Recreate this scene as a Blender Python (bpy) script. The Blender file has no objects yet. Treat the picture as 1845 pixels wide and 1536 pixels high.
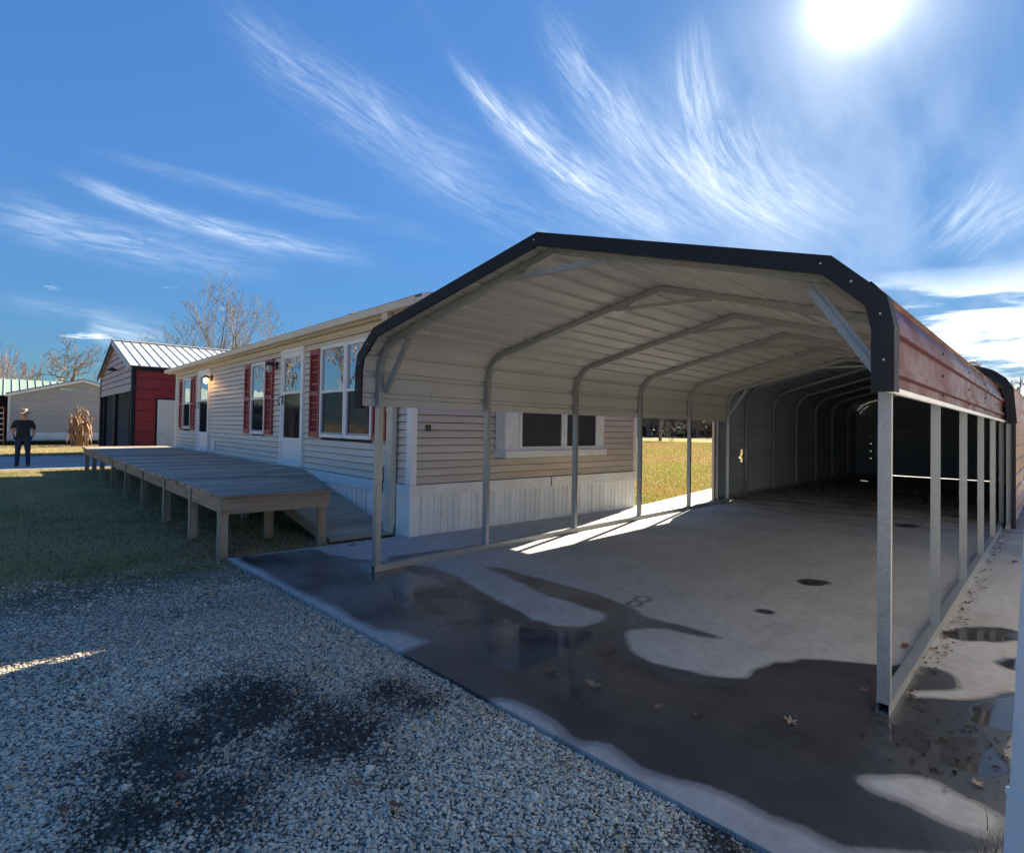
import bpy, bmesh, math, random
import numpy as np
from mathutils import Matrix, Vector

random.seed(7)
rng = np.random.default_rng(11)
scn = bpy.context.scene
COL = scn.collection
rad = math.radians

# ------------------------------------------------------------------ camera
yaw, pit, rol = rad(48.525), rad(1.052), rad(0.955)
Fv = Vector((-math.sin(yaw) * math.cos(pit), math.cos(yaw) * math.cos(pit), math.sin(pit)))
Rv = Vector((math.cos(yaw), math.sin(yaw), 0))
Uv = Rv.cross(Fv)
R2 = Rv * math.cos(rol) + Uv * math.sin(rol)
U2 = Uv * math.cos(rol) - Rv * math.sin(rol)
cam = bpy.data.cameras.new('camera')
camo = bpy.data.objects.new('camera', cam)
COL.objects.link(camo)
m = Matrix.Identity(4)
for i in range(3):
    m[i][0], m[i][1], m[i][2] = R2[i], U2[i], -Fv[i]
m[2][3] = 1.42
camo.matrix_world = m
cam.sensor_fit = 'HORIZONTAL'
cam.sensor_width = 36
cam.lens = 36 * 1032.224 / 1845
cam.shift_x = 3.134 / 1845
cam.shift_y = -18.143 / 1845
cam.clip_start = 0.05
cam.clip_end = 9000
scn.camera = camo

# ------------------------------------------------------------------ view, sun and sky
scn.view_settings.view_transform = 'Standard'
scn.view_settings.look = 'None'
scn.view_settings.gamma = 1
scn.view_settings.use_curve_mapping = False
scn.view_settings.exposure = 2.25
scn.render.film_transparent = False
SUN_AZ, SUN_EL = -17.4, 33.6          # azimuth from +Y towards +X, degrees


def direction(az, el):
    a, e = rad(az), rad(el)
    return Vector((math.sin(a) * math.cos(e), math.cos(a) * math.cos(e), math.sin(e)))


SUND = direction(SUN_AZ, SUN_EL)
sl = bpy.data.lights.new('sun', 'SUN')
sl.energy = 3.6
sl.angle = rad(0.53)
sl.color = (1.0, 0.87, 0.68)
so = bpy.data.objects.new('sun', sl)
so.rotation_euler = SUND.to_track_quat('Z', 'Y').to_euler()
so.location = (-30, 60, 40)
COL.objects.link(so)


class Nodes:
    """tiny shorthand for building node trees"""

    def __init__(s, tree):
        s.t = tree
        s.n = tree.nodes
        s.l = tree.links

    def put(s, sock, v):
        if v is None:
            return
        if isinstance(v, bpy.types.NodeSocket):
            s.l.new(v, sock)
        else:
            if isinstance(v, (tuple, list)) and len(v) == 3 and sock.type == 'RGBA':
                v = (*v, 1)
            sock.default_value = v

    def math(s, op, a, b=None, c=None, clamp=False):
        n = s.n.new('ShaderNodeMath')
        n.operation = op
        n.use_clamp = clamp
        s.put(n.inputs[0], a)
        if b is not None:
            s.put(n.inputs[1], b)
        if c is not None:
            s.put(n.inputs[2], c)
        return n.outputs[0]

    def vec(s, op, a, b=None):
        n = s.n.new('ShaderNodeVectorMath')
        n.operation = op
        s.put(n.inputs[0], a)
        if b is not None:
            s.put(n.inputs[3 if op == 'SCALE' else 1], b)
        return n.outputs['Value' if op in ('DOT_PRODUCT', 'LENGTH') else 'Vector']

    def comb(s, x, y, z):
        n = s.n.new('ShaderNodeCombineXYZ')
        for i, v in enumerate((x, y, z)):
            s.put(n.inputs[i], v)
        return n.outputs[0]

    def sep(s, v):
        n = s.n.new('ShaderNodeSeparateXYZ')
        s.put(n.inputs[0], v)
        return n.outputs

    def noise(s, v, scale, detail=4, rough=.55, dist=0):
        n = s.n.new('ShaderNodeTexNoise')
        if v is not None:
            s.put(n.inputs['Vector'], v)
        n.inputs['Scale'].default_value = scale
        n.inputs['Detail'].default_value = detail
        n.inputs['Roughness'].default_value = rough
        n.inputs['Distortion'].default_value = dist
        return n.outputs['Fac']

    def voro(s, v, scale, feature='F1', out='Distance'):
        n = s.n.new('ShaderNodeTexVoronoi')
        n.feature = feature
        if v is not None:
            s.put(n.inputs['Vector'], v)
        n.inputs['Scale'].default_value = scale
        return n.outputs[out]

    def ramp(s, v, a, b, c=0., d=1., smooth=True):
        n = s.n.new('ShaderNodeMapRange')
        n.interpolation_type = 'SMOOTHSTEP' if smooth else 'LINEAR'
        s.put(n.inputs[0], v)
        for i, x in enumerate((a, b, c, d)):
            s.put(n.inputs[i + 1], x)
        return n.outputs[0]

    def mix(s, f, a, b, blend='MIX'):
        n = s.n.new('ShaderNodeMix')
        n.data_type = 'RGBA'
        n.blend_type = blend
        s.put(n.inputs[0], f)
        s.put(n.inputs[6], a)
        s.put(n.inputs[7], b)
        return n.outputs[2]

    def bump(s, h, strength, dist):
        n = s.n.new('ShaderNodeBump')
        n.inputs['Strength'].default_value = strength
        n.inputs['Distance'].default_value = dist
        s.put(n.inputs['Height'], h)
        return n.outputs[0]

    def attr(s, name, out='Color'):
        n = s.n.new('ShaderNodeAttribute')
        n.attribute_name = name
        return n.outputs[out]


world = bpy.data.worlds.new('World')
scn.world = world
world.use_nodes = True
W = Nodes(world.node_tree)
W.n.clear()
sky = W.n.new('ShaderNodeTexSky')
sky.sky_type = 'NISHITA'
sky.sun_disc = False
sky.sun_elevation = rad(SUN_EL)
sky.sun_rotation = rad(SUN_AZ)
sky.altitude = 200
sky.air_density = 1.0
sky.dust_density = 0.2
sky.ozone_density = 3.0
tc = W.n.new('ShaderNodeTexCoord')
D = W.vec('NORMALIZE', tc.outputs['Generated'])
dz = W.sep(D)[2]
# cirrus streaks: az/el of start, middle and end of each streak, half widths (radians), strength
STREAKS = [
    (-55.66, 33.94, -48.41, 27.57, -29.92, 17.17, 0.0095, 0.0400, 0.95),
    (-46.94, 37.06, -39.83, 29.36, -24.13, 16.63, 0.0194, 0.0581, 0.50),
    (-31.78, 35.33, -30.45, 27.70, -18.40, 15.48, 0.0252, 0.0581, 0.75),
    (-34.95, 27.52, -28.48, 21.29, -19.24, 15.59, 0.0174, 0.0436, 0.50),
    (-77.42, 33.49, -68.41, 29.43, -46.63, 22.49, 0.0213, 0.0727, 0.34),
    (-64.91, 31.58, -62.20, 28.65, -48.32, 23.19, 0.0078, 0.0484, 0.30),
    (-87.77, 18.59, -78.23, 17.00, -59.22, 15.69, 0.0078, 0.0194, 0.75),
    (-92.39, 14.97, -83.74, 14.49, -68.01, 13.95, 0.0252, 0.0213, 0.50),
    (-86.44, 20.59, -72.04, 20.12, -49.88, 17.12, 0.0068, 0.0155, 0.22),
    (-8.06, 19.76, -9.89, 16.65, -13.64, 13.94, 0.0136, 0.0436, 0.55),
    (-4.97, 17.11, -8.06, 15.88, -11.45, 13.19, 0.0194, 0.0436, 0.40),
    (-91.03, 8.68, -86.48, 8.69, -79.68, 8.67, 0.0097, 0.0097, 0.25),
    (-85.40, 7.57, -82.42, 7.00, -78.39, 6.58, 0.0116, 0.0291, 0.80),
    (-51.00, 31.00, -42.50, 24.50, -25.00, 15.20, 0.0300, 0.0700, 0.34),
    (-40.50, 33.00, -35.00, 25.50, -21.00, 14.80, 0.0350, 0.0700, 0.34),
    (-27.00, 29.00, -24.00, 22.00, -14.50, 14.60, 0.0300, 0.0600, 0.42),
    (-60.00, 25.50, -49.00, 20.50, -36.00, 16.20, 0.0260, 0.0450, 0.26),
]
warp = W.noise(D, 3.0, 2, .4)
cir = None
for k, (a0, e0, a1, e1, a2, e2, w0, w1, amp) in enumerate(STREAKS):
    d0, d1, d2 = direction(a0, e0), direction(a1, e1), direction(a2, e2)
    t = (d2 - d0)
    t = (t - d1 * d1.dot(t)).normalized()
    n = d1.cross(t)
    s0, s2, q0, q2 = d0.dot(t), d2.dot(t), d0.dot(n), d2.dot(n)
    det = s0 * s2 * s2 - s2 * s0 * s0
    ca_ = (q0 * s2 * s2 - q2 * s0 * s0) / det
    cb_ = (q2 * s0 - q0 * s2) / det
    s = W.vec('DOT_PRODUCT', D, tuple(t))
    q = W.vec('DOT_PRODUCT', D, tuple(n))
    curve = W.math('MULTIPLY', s, W.math('MULTIPLY_ADD', s, cb_, ca_))
    r = W.math('SUBTRACT', q, curve)
    r = W.math('MULTIPLY_ADD', W.math('SUBTRACT', warp, .5), w1 * .7, r)
    u = W.ramp(s, s0, s2, 0, 1, False)
    wd = W.math('MULTIPLY_ADD', u, w1 - w0, w0)
    rw = W.math('DIVIDE', r, wd)
    across = W.math('EXPONENT', W.math('MULTIPLY', W.math('MULTIPLY', rw, rw), -1.0))
    along = W.math('MULTIPLY', W.ramp(u, -.02, .22), W.ramp(u, 1.02, .40))
    fin = W.noise(W.comb(W.math('MULTIPLY', s, 12.0), W.math('MULTIPLY', r, 85.0), k * 1.9), 1.0, 6, .70, .55)
    fib = W.ramp(fin, .32, .78)
    mk = W.math('MULTIPLY', W.math('MULTIPLY', across, along), W.math('MULTIPLY', W.math('MULTIPLY_ADD', fib, .90, .12), amp * .60))
    mk = W.math('MULTIPLY', mk, W.ramp(W.vec('DOT_PRODUCT', D, tuple(d1)), .3, .5))
    cir = mk if cir is None else W.math('ADD', cir, mk)
# thin veil with long fibres over the sunward sky, and a bank of small clouds low down
veil = W.ramp(W.vec('DOT_PRODUCT', D, tuple(direction(-20, 15))), .90, .995)
vf = W.noise(W.vec('MULTIPLY', D, (9.0, 3.0, 5.0)), 1.3, 4, .55, .15)
cir = W.math('ADD', cir, W.math('MULTIPLY', W.math('MULTIPLY', veil, W.ramp(vf, .25, .8)), .17))
inv = W.math('DIVIDE', 1.0, W.math('ADD', W.math('MAXIMUM', dz, 0.0), .07))
pl = W.vec('MULTIPLY', D, W.comb(inv, inv, 0.0))
lown = W.noise(pl, 1.15, 7, .62, .3)
bank = W.ramp(W.vec('DOT_PRODUCT', D, tuple(direction(8, 6))), .80, .97)
thr = W.math('MULTIPLY_ADD', bank, -.20, .61)
low = W.ramp(W.math('SUBTRACT', lown, thr), 0.0, .13)
low = W.math('MULTIPLY', low, W.math('MULTIPLY', W.ramp(dz, .245, .16), W.ramp(dz, -.01, .03)))
mask = W.math('ADD', cir, W.math('MULTIPLY', low, .85), clamp=True)
lum = W.vec('DOT_PRODUCT', sky.outputs[0], (.25, .6, .15))
comp = W.math('DIVIDE', 1.0, W.math('MULTIPLY_ADD', lum, .50, 1.0))
tint = W.vec('SCALE', W.mix(1.0, sky.outputs[0], (0.43, 0.735, 1.0), 'MULTIPLY'), comp)
skyc = W.mix(mask, tint, (4.4, 4.7, 5.0))
# glow round the sun added to the sky colour, mostly standing for camera glare
sd = W.math('MAXIMUM', W.vec('DOT_PRODUCT', D, tuple(SUND)), 0.0)
au = W.math('ADD', W.math('MULTIPLY', W.math('POWER', sd, 1100.0), 6.5), W.math('MULTIPLY', W.math('POWER', sd, 200.0), 1.5))
skyc = W.mix(1.0, skyc, W.vec('SCALE', (1.0, .97, .95), au), 'ADD')
bg = W.n.new('ShaderNodeBackground')
bg.inputs['Strength'].default_value = 0.072
W.l.new(skyc, bg.inputs[0])
wo = W.n.new('ShaderNodeOutputWorld')
W.l.new(bg.outputs[0], wo.inputs[0])
scn.cycles.use_denoising = True
scn.cycles.max_bounces = 5
world.cycles.sampling_method = 'MANUAL'
world.cycles.sample_map_resolution = 512

# ------------------------------------------------------------------ materials
MATS = {}


def mat(name, c1, c2=None, rough=.6, metal=0., scale=6., detail=5, bump=0., bscale=40., bdist=.004, rand=0.,
        spec=.5, lo=.3, hi=.7, stretch=None, coat=0., spot=None, emit=None, space='Object'):
    """principled surface: two colours mixed by noise, per-object brightness, fine bump, optional specks"""
    mt = bpy.data.materials.new(name)
    mt.use_nodes = True
    N = Nodes(mt.node_tree)
    b = mt.node_tree.nodes['Principled BSDF']
    tcn = N.n.new('ShaderNodeTexCoord')
    oi = N.n.new('ShaderNodeObjectInfo')
    v = tcn.outputs['Object']
    if space == 'World':
        g = N.n.new('ShaderNodeNewGeometry')
        v = g.outputs['Position']
    v = N.vec('ADD', v, N.comb(N.math('MULTIPLY', oi.outputs['Random'], 37.0 if rand else 0.0), 0.0, N.math('MULTIPLY', oi.outputs['Random'], 11.0 if rand else 0.0)))
    if stretch:
        v = N.vec('MULTIPLY', v, stretch)
    col = c1
    if c2 is not None:
        col = N.mix(N.ramp(N.noise(v, scale, detail, .6), lo, hi), c1, c2)
    if spot:
        sc, th, cs = spot
        f = N.ramp(N.noise(v, sc, 3, .6), th, th + .05)
        col = N.mix(f, col, cs)
    if rand:
        k = N.math('MULTIPLY_ADD', oi.outputs['Random'], 2 * rand, 1 - rand)
        col = N.mix(1.0, col, N.comb(k, k, k), 'MULTIPLY')
    N.put(b.inputs['Base Color'], col)
    rn = N.ramp(N.noise(v, scale * 2.3, 4), .25, .75, max(rough - .1, .02), min(rough + .1, 1))
    N.put(b.inputs['Roughness'], rn)
    b.inputs['Metallic'].default_value = metal
    b.inputs['Specular IOR Level'].default_value = spec
    b.inputs['Coat Weight'].default_value = coat
    b.inputs['Coat Roughness'].default_value = .12
    if bump:
        N.put(b.inputs['Normal'], N.bump(N.noise(v, bscale, 4), bump, bdist))
    if emit:
        b.inputs['Emission Color'].default_value = (*emit[0], 1)
        b.inputs['Emission Strength'].default_value = emit[1]
    MATS[name] = mt
    return mt


M = MATS
mat('siding', (.64, .56, .475), (.69, .605, .515), .5, scale=1.5, bump=.15, bscale=90, rand=.05, stretch=(1, 1, 5))
mat('siding_end', (.64, .555, .46), (.56, .475, .385), .5, scale=1.2, bump=.15, bscale=90, rand=.05, spot=(23, .665, (.16, .12, .09)))
mat('siding_far', (.47, .43, .37), (.52, .47, .41), .55, scale=1.0, rand=.05)
mat('white_trim', (.82, .805, .79), (.76, .75, .74), .4, scale=3)
mat('white_dirty', (.82, .81, .78), (.70, .67, .61), .45, scale=2.5, spot=(31, .645, (.25, .20, .16)), rand=.04)
mat('skirt_white', (.86, .86, .84), (.78, .77, .74), .4, scale=2.0, rand=.05, spot=(27, .665, (.30, .27, .23)))
mat('gutter_cream', (.62, .56, .46), (.56, .50, .40), .45, scale=2)
mat('soffit_worn', (.50, .42, .30), (.62, .55, .44), .7, scale=9, spot=(14, .60, (.36, .16, .09)))
mat('shutter_red', (.31, .035, .045), (.26, .03, .04), .42, scale=4, rand=.05)
mat('shingle', (.06, .06, .065), (.11, .105, .10), .9, scale=12, bump=.4, bscale=120)
mat('black_metal', (.02, .02, .022), (.03, .03, .03), .45)
mat('trim_navy', (.014, .016, .023), (.019, .021, .028), .6, spec=.2, scale=2)
mat('panel_red', (.105, .011, .016), (.088, .010, .014), .44, scale=1.2, rand=.04, spec=.17)
mat('panel_red_old', (.36, .14, .115), (.28, .10, .085), .42, scale=1.0, rand=.05, spot=(9, .66, (.20, .10, .08)))
mat('panel_inner', (.48, .475, .465), (.42, .415, .405), .48, scale=1.0, rand=.05, bump=.05, bscale=20, spot=(26, .675, (.10, .08, .06)))
mat('panel_blue', (.32, .37, .44), (.27, .32, .39), .55, scale=1.0, rand=.06)
mat('screw', (.55, .55, .56), None, .35, metal=.9)
mat('shed_red', (.29, .030, .036), (.25, .028, .033), .45, scale=1.5, rand=.04)
mat('shed_gable', (.42, .30, .31), (.36, .25, .26), .45, scale=2, rand=.05)
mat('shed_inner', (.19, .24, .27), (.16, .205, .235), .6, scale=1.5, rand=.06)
mat('roof_white', (.80, .82, .82), (.72, .74, .75), .35, scale=2, rand=.03)
mat('roof_rib', (.30, .31, .32), (.36, .37, .38), .4, scale=2)
mat('roof_green', (.34, .46, .36), (.28, .40, .31), .5, scale=3, rand=.05)
mat('door_white', (.74, .73, .70), (.70, .69, .66), .5, scale=2)
mat('deck_wood', (.50, .395, .30), (.235, .185, .145), .68, scale=2.2, bump=.5, bscale=14, bdist=.006, rand=.42, stretch=(9, .7, 9))
mat('ramp_wood', (.40, .35, .275), (.27, .24, .19), .75, scale=2.2, bump=.5, bscale=14, bdist=.006, rand=.22, stretch=(9, .7, 9))
mat('post_wood', (.40, .30, .21), (.24, .18, .13), .75, scale=2.0, bump=.4, bscale=12, bdist=.005, rand=.18, stretch=(11, 11, .8))
mat('beam_wood', (.41, .295, .205), (.25, .175, .125), .75, scale=2.0, bump=.4, bscale=12, bdist=.005, rand=.15, stretch=(.8, .8, 12))
mat('straw', (.40, .25, .135), (.25, .14, .07), .8, scale=9, rand=.3)
mat('straw_leaf', (.45, .29, .165), (.30, .165, .085), .75, scale=5, rand=.35)
mat('bark', (.15, .12, .095), (.22, .185, .15), .9, scale=9, bump=.5, bscale=30)
mat('bark_pale', (.28, .24, .18), (.20, .17, .13), .9, scale=9)
mat('bark_grey', (.17, .15, .135), (.23, .205, .18), .9, scale=9)
mat('twig_red', (.32, .22, .18), (.25, .17, .14), .9, scale=5)
mat('twig_far', (.27, .235, .21), (.21, .18, .16), .95, scale=3)
mat('hedge_dark', (.10, .09, .075), (.15, .13, .11), .95, scale=3)
mat('leaf_yellow', (.36, .29, .07), (.22, .22, .06), .7, scale=4)
mat('leaf_brown', (.22, .12, .07), (.14, .075, .045), .7, scale=30, rand=.3)
mat('leaf_pale', (.27, .205, .14), (.19, .14, .095), .7, scale=30, rand=.2)
mat('leaf_red', (.27, .095, .055), (.19, .07, .04), .7, scale=30, rand=.2)
mat('litter', (.17, .105, .065), (.09, .06, .045), .8, scale=12)
mat('dead_weed', (.075, .058, .045), (.035, .03, .026), .9, scale=5)
mat('skin', (.54, .31, .22), (.48, .27, .19), .55, scale=8)
mat('shirt_black', (.010, .011, .016), (.016, .017, .022), .85, scale=14, bump=.3, bscale=14, bdist=.02)
mat('jeans', (.014, .022, .052), (.022, .033, .070), .85, scale=14, bump=.3, bscale=12, bdist=.02)
mat('shoe', (.03, .025, .02), (.05, .04, .03), .6)
mat('hat_straw', (.46, .35, .24), (.36, .26, .17), .8, scale=20, bump=.3, bscale=120)
mat('ladder_orange', (.62, .17, .03), (.50, .14, .03), .5)
mat('ladder_steel', (.70, .71, .72), None, .4, metal=.4)
mat('lamp_glow', (.9, .5, .15), None, .3, emit=((1.0, .50, .13), 2.0))
mat('lamp_glass', (.5, .5, .48), None, .15)
mat('cable_black', (.02, .02, .02), None, .5)
mat('interior_dark', (.025, .025, .028), (.035, .035, .035), .8)
mat('curtain_screen', (.018, .021, .030), (.028, .032, .042), .55, scale=60)
mat('moss', (.05, .085, .015), (.08, .11, .03), .95, scale=30)


def galvanised():
    mt = bpy.data.materials.new('galvanised')
    mt.use_nodes = True
    N = Nodes(mt.node_tree)
    b = mt.node_tree.nodes['Principled BSDF']
    g = N.n.new('ShaderNodeNewGeometry')
    v = g.outputs['Position']
    f = N.voro(v, 170, 'F1', 'Color')
    n2 = N.noise(v, 9, 4)
    fs = N.math('MULTIPLY_ADD', N.sep(f)[0], .5, N.math('MULTIPLY', n2, .5))
    N.put(b.inputs['Base Color'], N.mix(N.ramp(fs, .2, .8), (.26, .285, .305), (.37, .395, .415)))
    N.put(b.inputs['Roughness'], N.ramp(fs, .2, .8, .34, .56))
    b.inputs['Metallic'].default_value = .55
    M['galvanised'] = mt


galvanised()


def glass(name, refl, rough, tint, wav):
    """window glass over a dark room: mirror share by viewing angle, slightly wavy"""
    mt = bpy.data.materials.new(name)
    mt.use_nodes = True
    N = Nodes(mt.node_tree)
    N.n.clear()
    g = N.n.new('ShaderNodeNewGeometry')
    nb = N.bump(N.noise(g.outputs['Position'], 3.2, 2), wav, .02)
    gl = N.n.new('ShaderNodeBsdfGlossy')
    gl.inputs['Color'].default_value = (.92, .95, 1, 1)
    gl.inputs['Roughness'].default_value = rough
    N.l.new(nb, gl.inputs['Normal'])
    df = N.n.new('ShaderNodeBsdfDiffuse')
    df.inputs['Color'].default_value = (*tint, 1)
    fr = N.n.new('ShaderNodeLayerWeight')
    fr.inputs['Blend'].default_value = .3
    f = N.math('MULTIPLY_ADD', fr.outputs['Facing'], refl * .9, refl * .55, clamp=True)
    mx = N.n.new('ShaderNodeMixShader')
    N.l.new(f, mx.inputs[0])
    N.l.new(df.outputs[0], mx.inputs[1])
    N.l.new(gl.outputs[0], mx.inputs[2])
    o = N.n.new('ShaderNodeOutputMaterial')
    N.l.new(mx.outputs[0], o.inputs[0])
    M[name] = mt


glass('glass_upper', .62, .012, (.02, .022, .026), .12)
glass('glass_lower', .07, .06, (.022, .024, .028), .10)


def attr_mat(name, rough, gain=1.0, trans=0.0):
    mt = bpy.data.materials.new(name)
    mt.use_nodes = True
    N = Nodes(mt.node_tree)
    b = mt.node_tree.nodes['Principled BSDF']
    c = N.attr('col')
    g = N.n.new('ShaderNodeNewGeometry')
    if trans == 0:
        k = N.ramp(N.noise(g.outputs['Position'], 160, 3), .3, .7, .82 * gain, 1.14 * gain)
        c = N.mix(1.0, c, N.comb(k, k, k), 'MULTIPLY')
    N.put(b.inputs['Base Color'], c)
    b.inputs['Roughness'].default_value = rough
    b.inputs['Specular IOR Level'].default_value = .3
    if trans:
        b.inputs['Subsurface Weight'].default_value = 0
        tr = N.n.new('ShaderNodeBsdfTranslucent')
        N.l.new(c, tr.inputs['Color'])
        mx = N.n.new('ShaderNodeMixShader')
        mx.inputs[0].default_value = trans
        o = [n for n in N.n if n.type == 'OUTPUT_MATERIAL'][0]
        N.l.new(b.outputs[0], mx.inputs[1])
        N.l.new(tr.outputs[0], mx.inputs[2])
        N.l.new(mx.outputs[0], o.inputs[0])
    M[name] = mt


attr_mat('stone', .85)
attr_mat('grass_blade', .8, trans=.35)


def ground_mat():
    mt = bpy.data.materials.new('lawn_soil')
    mt.use_nodes = True
    N = Nodes(mt.node_tree)
    b = mt.node_tree.nodes['Principled BSDF']
    g = N.n.new('ShaderNodeNewGeometry')
    v = g.outputs['Position']
    x, y, z = N.sep(v)
    big = N.noise(v, .12, 4)
    mid = N.noise(v, 1.1, 5, .65)
    fine = N.noise(v, 28, 4, .7)
    lawn = N.mix(N.ramp(mid, .3, .7), (.15, .15, .07), (.24, .21, .12))
    lawn = N.mix(N.ramp(fine, .35, .7), lawn, (.09, .078, .048))
    fld = N.mix(N.ramp(N.math('ADD', N.math('MULTIPLY', big, .6), N.math('MULTIPLY', mid, .4)), .36, .62), (.23, .20, .055), (.31, .24, .095))
    band = N.math('MULTIPLY', N.ramp(y, 36, 44), N.ramp(y, 66, 56))
    fld = N.mix(N.math('MULTIPLY', band, N.ramp(N.noise(v, .09, 3), .25, .6, .35, .85)), fld, (.17, .185, .05))
    fld = N.mix(N.ramp(fine, .5, .8, 0, .5), fld, (.08, .065, .03))
    lawn = N.mix(N.ramp(y, -.8, -2.2), lawn, N.mix(mid, (.34, .285, .15), (.44, .36, .21)))  # paler lawn behind the camera, set to bounce more light onto the house
    c = N.mix(N.ramp(y, 8.5, 11.0), lawn, fld)
    c = N.mix(N.ramp(x, -29.5, -31.0), c, fld)
    N.put(b.inputs['Base Color'], c)
    b.inputs['Roughness'].default_value = .95
    b.inputs['Specular IOR Level'].default_value = .15
    N.put(b.inputs['Normal'], N.bump(N.math('ADD', fine, mid), .8, .05))
    M['lawn_soil'] = mt


ground_mat()


def gravel_mat():
    mt = bpy.data.materials.new('gravel_bed')
    mt.use_nodes = True
    N = Nodes(mt.node_tree)
    b = mt.node_tree.nodes['Principled BSDF']
    g = N.n.new('ShaderNodeNewGeometry')
    v = g.outputs['Position']
    d = N.voro(v, 62)
    cc = N.sep(N.voro(v, 62, 'F1', 'Color'))[1]
    st = N.mix(cc, (.30, .28, .245), (.54, .51, .45))
    soil = (.10, .09, .078)
    c = N.mix(N.ramp(d, .42, .62), st, soil)
    c = N.mix(N.ramp(N.noise(v, 1.7, 4), .54, .66, 0, .7), c, (.075, .065, .05))
    dirt = N.sep(N.attr('col'))
    c = N.mix(dirt[0], c, N.mix(N.noise(v, 60, 3), (.030, .026, .022), (.060, .052, .044)))
    c = N.mix(dirt[1], c, N.mix(N.ramp(N.noise(v, 9, 5), .3, .7), (.085, .075, .045), (.16, .135, .085)))
    N.put(b.inputs['Base Color'], c)
    b.inputs['Roughness'].default_value = .95
    N.put(b.inputs['Normal'], N.bump(N.math('SUBTRACT', 1.0, d), 1.0, .012))
    M['gravel_bed'] = mt


gravel_mat()


def concrete_mat():
    mt = bpy.data.materials.new('concrete')
    mt.use_nodes = True
    N = Nodes(mt.node_tree)
    b = mt.node_tree.nodes['Principled BSDF']
    g = N.n.new('ShaderNodeNewGeometry')
    v = g.outputs['Position']
    wetc = N.sep(N.attr('wet'))
    wet, pud = wetc[0], wetc[1]
    big = N.noise(v, .8, 5, .6)
    mid = N.noise(N.vec('MULTIPLY', v, (1.6, .5, 1)), 3.0, 5, .65)
    fine = N.noise(v, 180, 3, .7)
    brush = N.noise(N.vec('MULTIPLY', v, (6.0, 190.0, 1.0)), 1.0, 3, .6)
    c = N.mix(N.ramp(big, .3, .7), (.39, .385, .375), (.48, .475, .46))
    c = N.mix(N.ramp(mid, .45, .75, 0, .55), c, (.32, .30, .27))
    c = N.mix(N.ramp(fine, .35, .7, 0, .22), c, (.20, .19, .175))
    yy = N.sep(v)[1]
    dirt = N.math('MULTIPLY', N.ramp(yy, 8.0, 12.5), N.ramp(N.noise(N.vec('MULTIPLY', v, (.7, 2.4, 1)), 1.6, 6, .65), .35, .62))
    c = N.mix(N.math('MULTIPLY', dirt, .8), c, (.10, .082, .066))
    edge = N.noise(v, 34, 4, .6)
    wetn = N.ramp(N.math('ADD', wet, N.math('MULTIPLY', N.math('SUBTRACT', edge, .5), .22)), .30, .62)
    silt = N.math('MULTIPLY', N.ramp(N.noise(v, 1.9, 5, .6), .30, .66), N.ramp(N.sep(v)[0], -1.3, -3.6, .25, 1.0))
    wc = N.mix(silt, (.038, .041, .046), (.140, .138, .132))
    c = N.mix(wetn, c, wc)
    grit = N.math('MULTIPLY', N.ramp(N.noise(v, 13, 6, .7), .25, .75, .87, 1.13), N.ramp(N.math('ADD', N.math('MULTIPLY', brush, .5), N.math('MULTIPLY', fine, .5)), .3, .7, .86, 1.14))
    c = N.mix(1.0, c, N.comb(grit, grit, grit), 'MULTIPLY')
    rim = N.math('MULTIPLY', N.ramp(wet, .12, .30), N.ramp(wet, .55, .36))
    c = N.mix(N.math('MULTIPLY', rim, .45), c, (.10, .09, .078))
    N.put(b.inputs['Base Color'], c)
    pn = N.ramp(N.math('ADD', pud, N.math('MULTIPLY', N.math('SUBTRACT', edge, .5), .3)), .35, .65)
    ro = N.math('MULTIPLY_ADD', wetn, -.36, .76)
    ro = N.math('MULTIPLY_ADD', N.ramp(big, .3, .7), -.12, ro)
    ro = N.math('MAXIMUM', N.math('MULTIPLY_ADD', N.math('MULTIPLY', pn, N.ramp(N.noise(v, 2.7, 4), .36, .60, .45, 1.0)), -.36, ro), .02)
    N.put(b.inputs['Roughness'], ro)
    b.inputs['IOR'].default_value = 1.36
    hb = N.math('ADD', N.math('MULTIPLY', fine, .6), N.math('MULTIPLY', brush, .7))
    hb = N.math('MULTIPLY', hb, N.math('MULTIPLY_ADD', pn, -.97, 1.0))
    N.put(b.inputs['Normal'], N.bump(hb, .28, .003))
    M['concrete'] = mt


concrete_mat()

# ------------------------------------------------------------------ mesh helpers
ZG = -0.05                                 # lawn level; the slab top is z = 0


def V3(p):
    return Vector(p)


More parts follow.
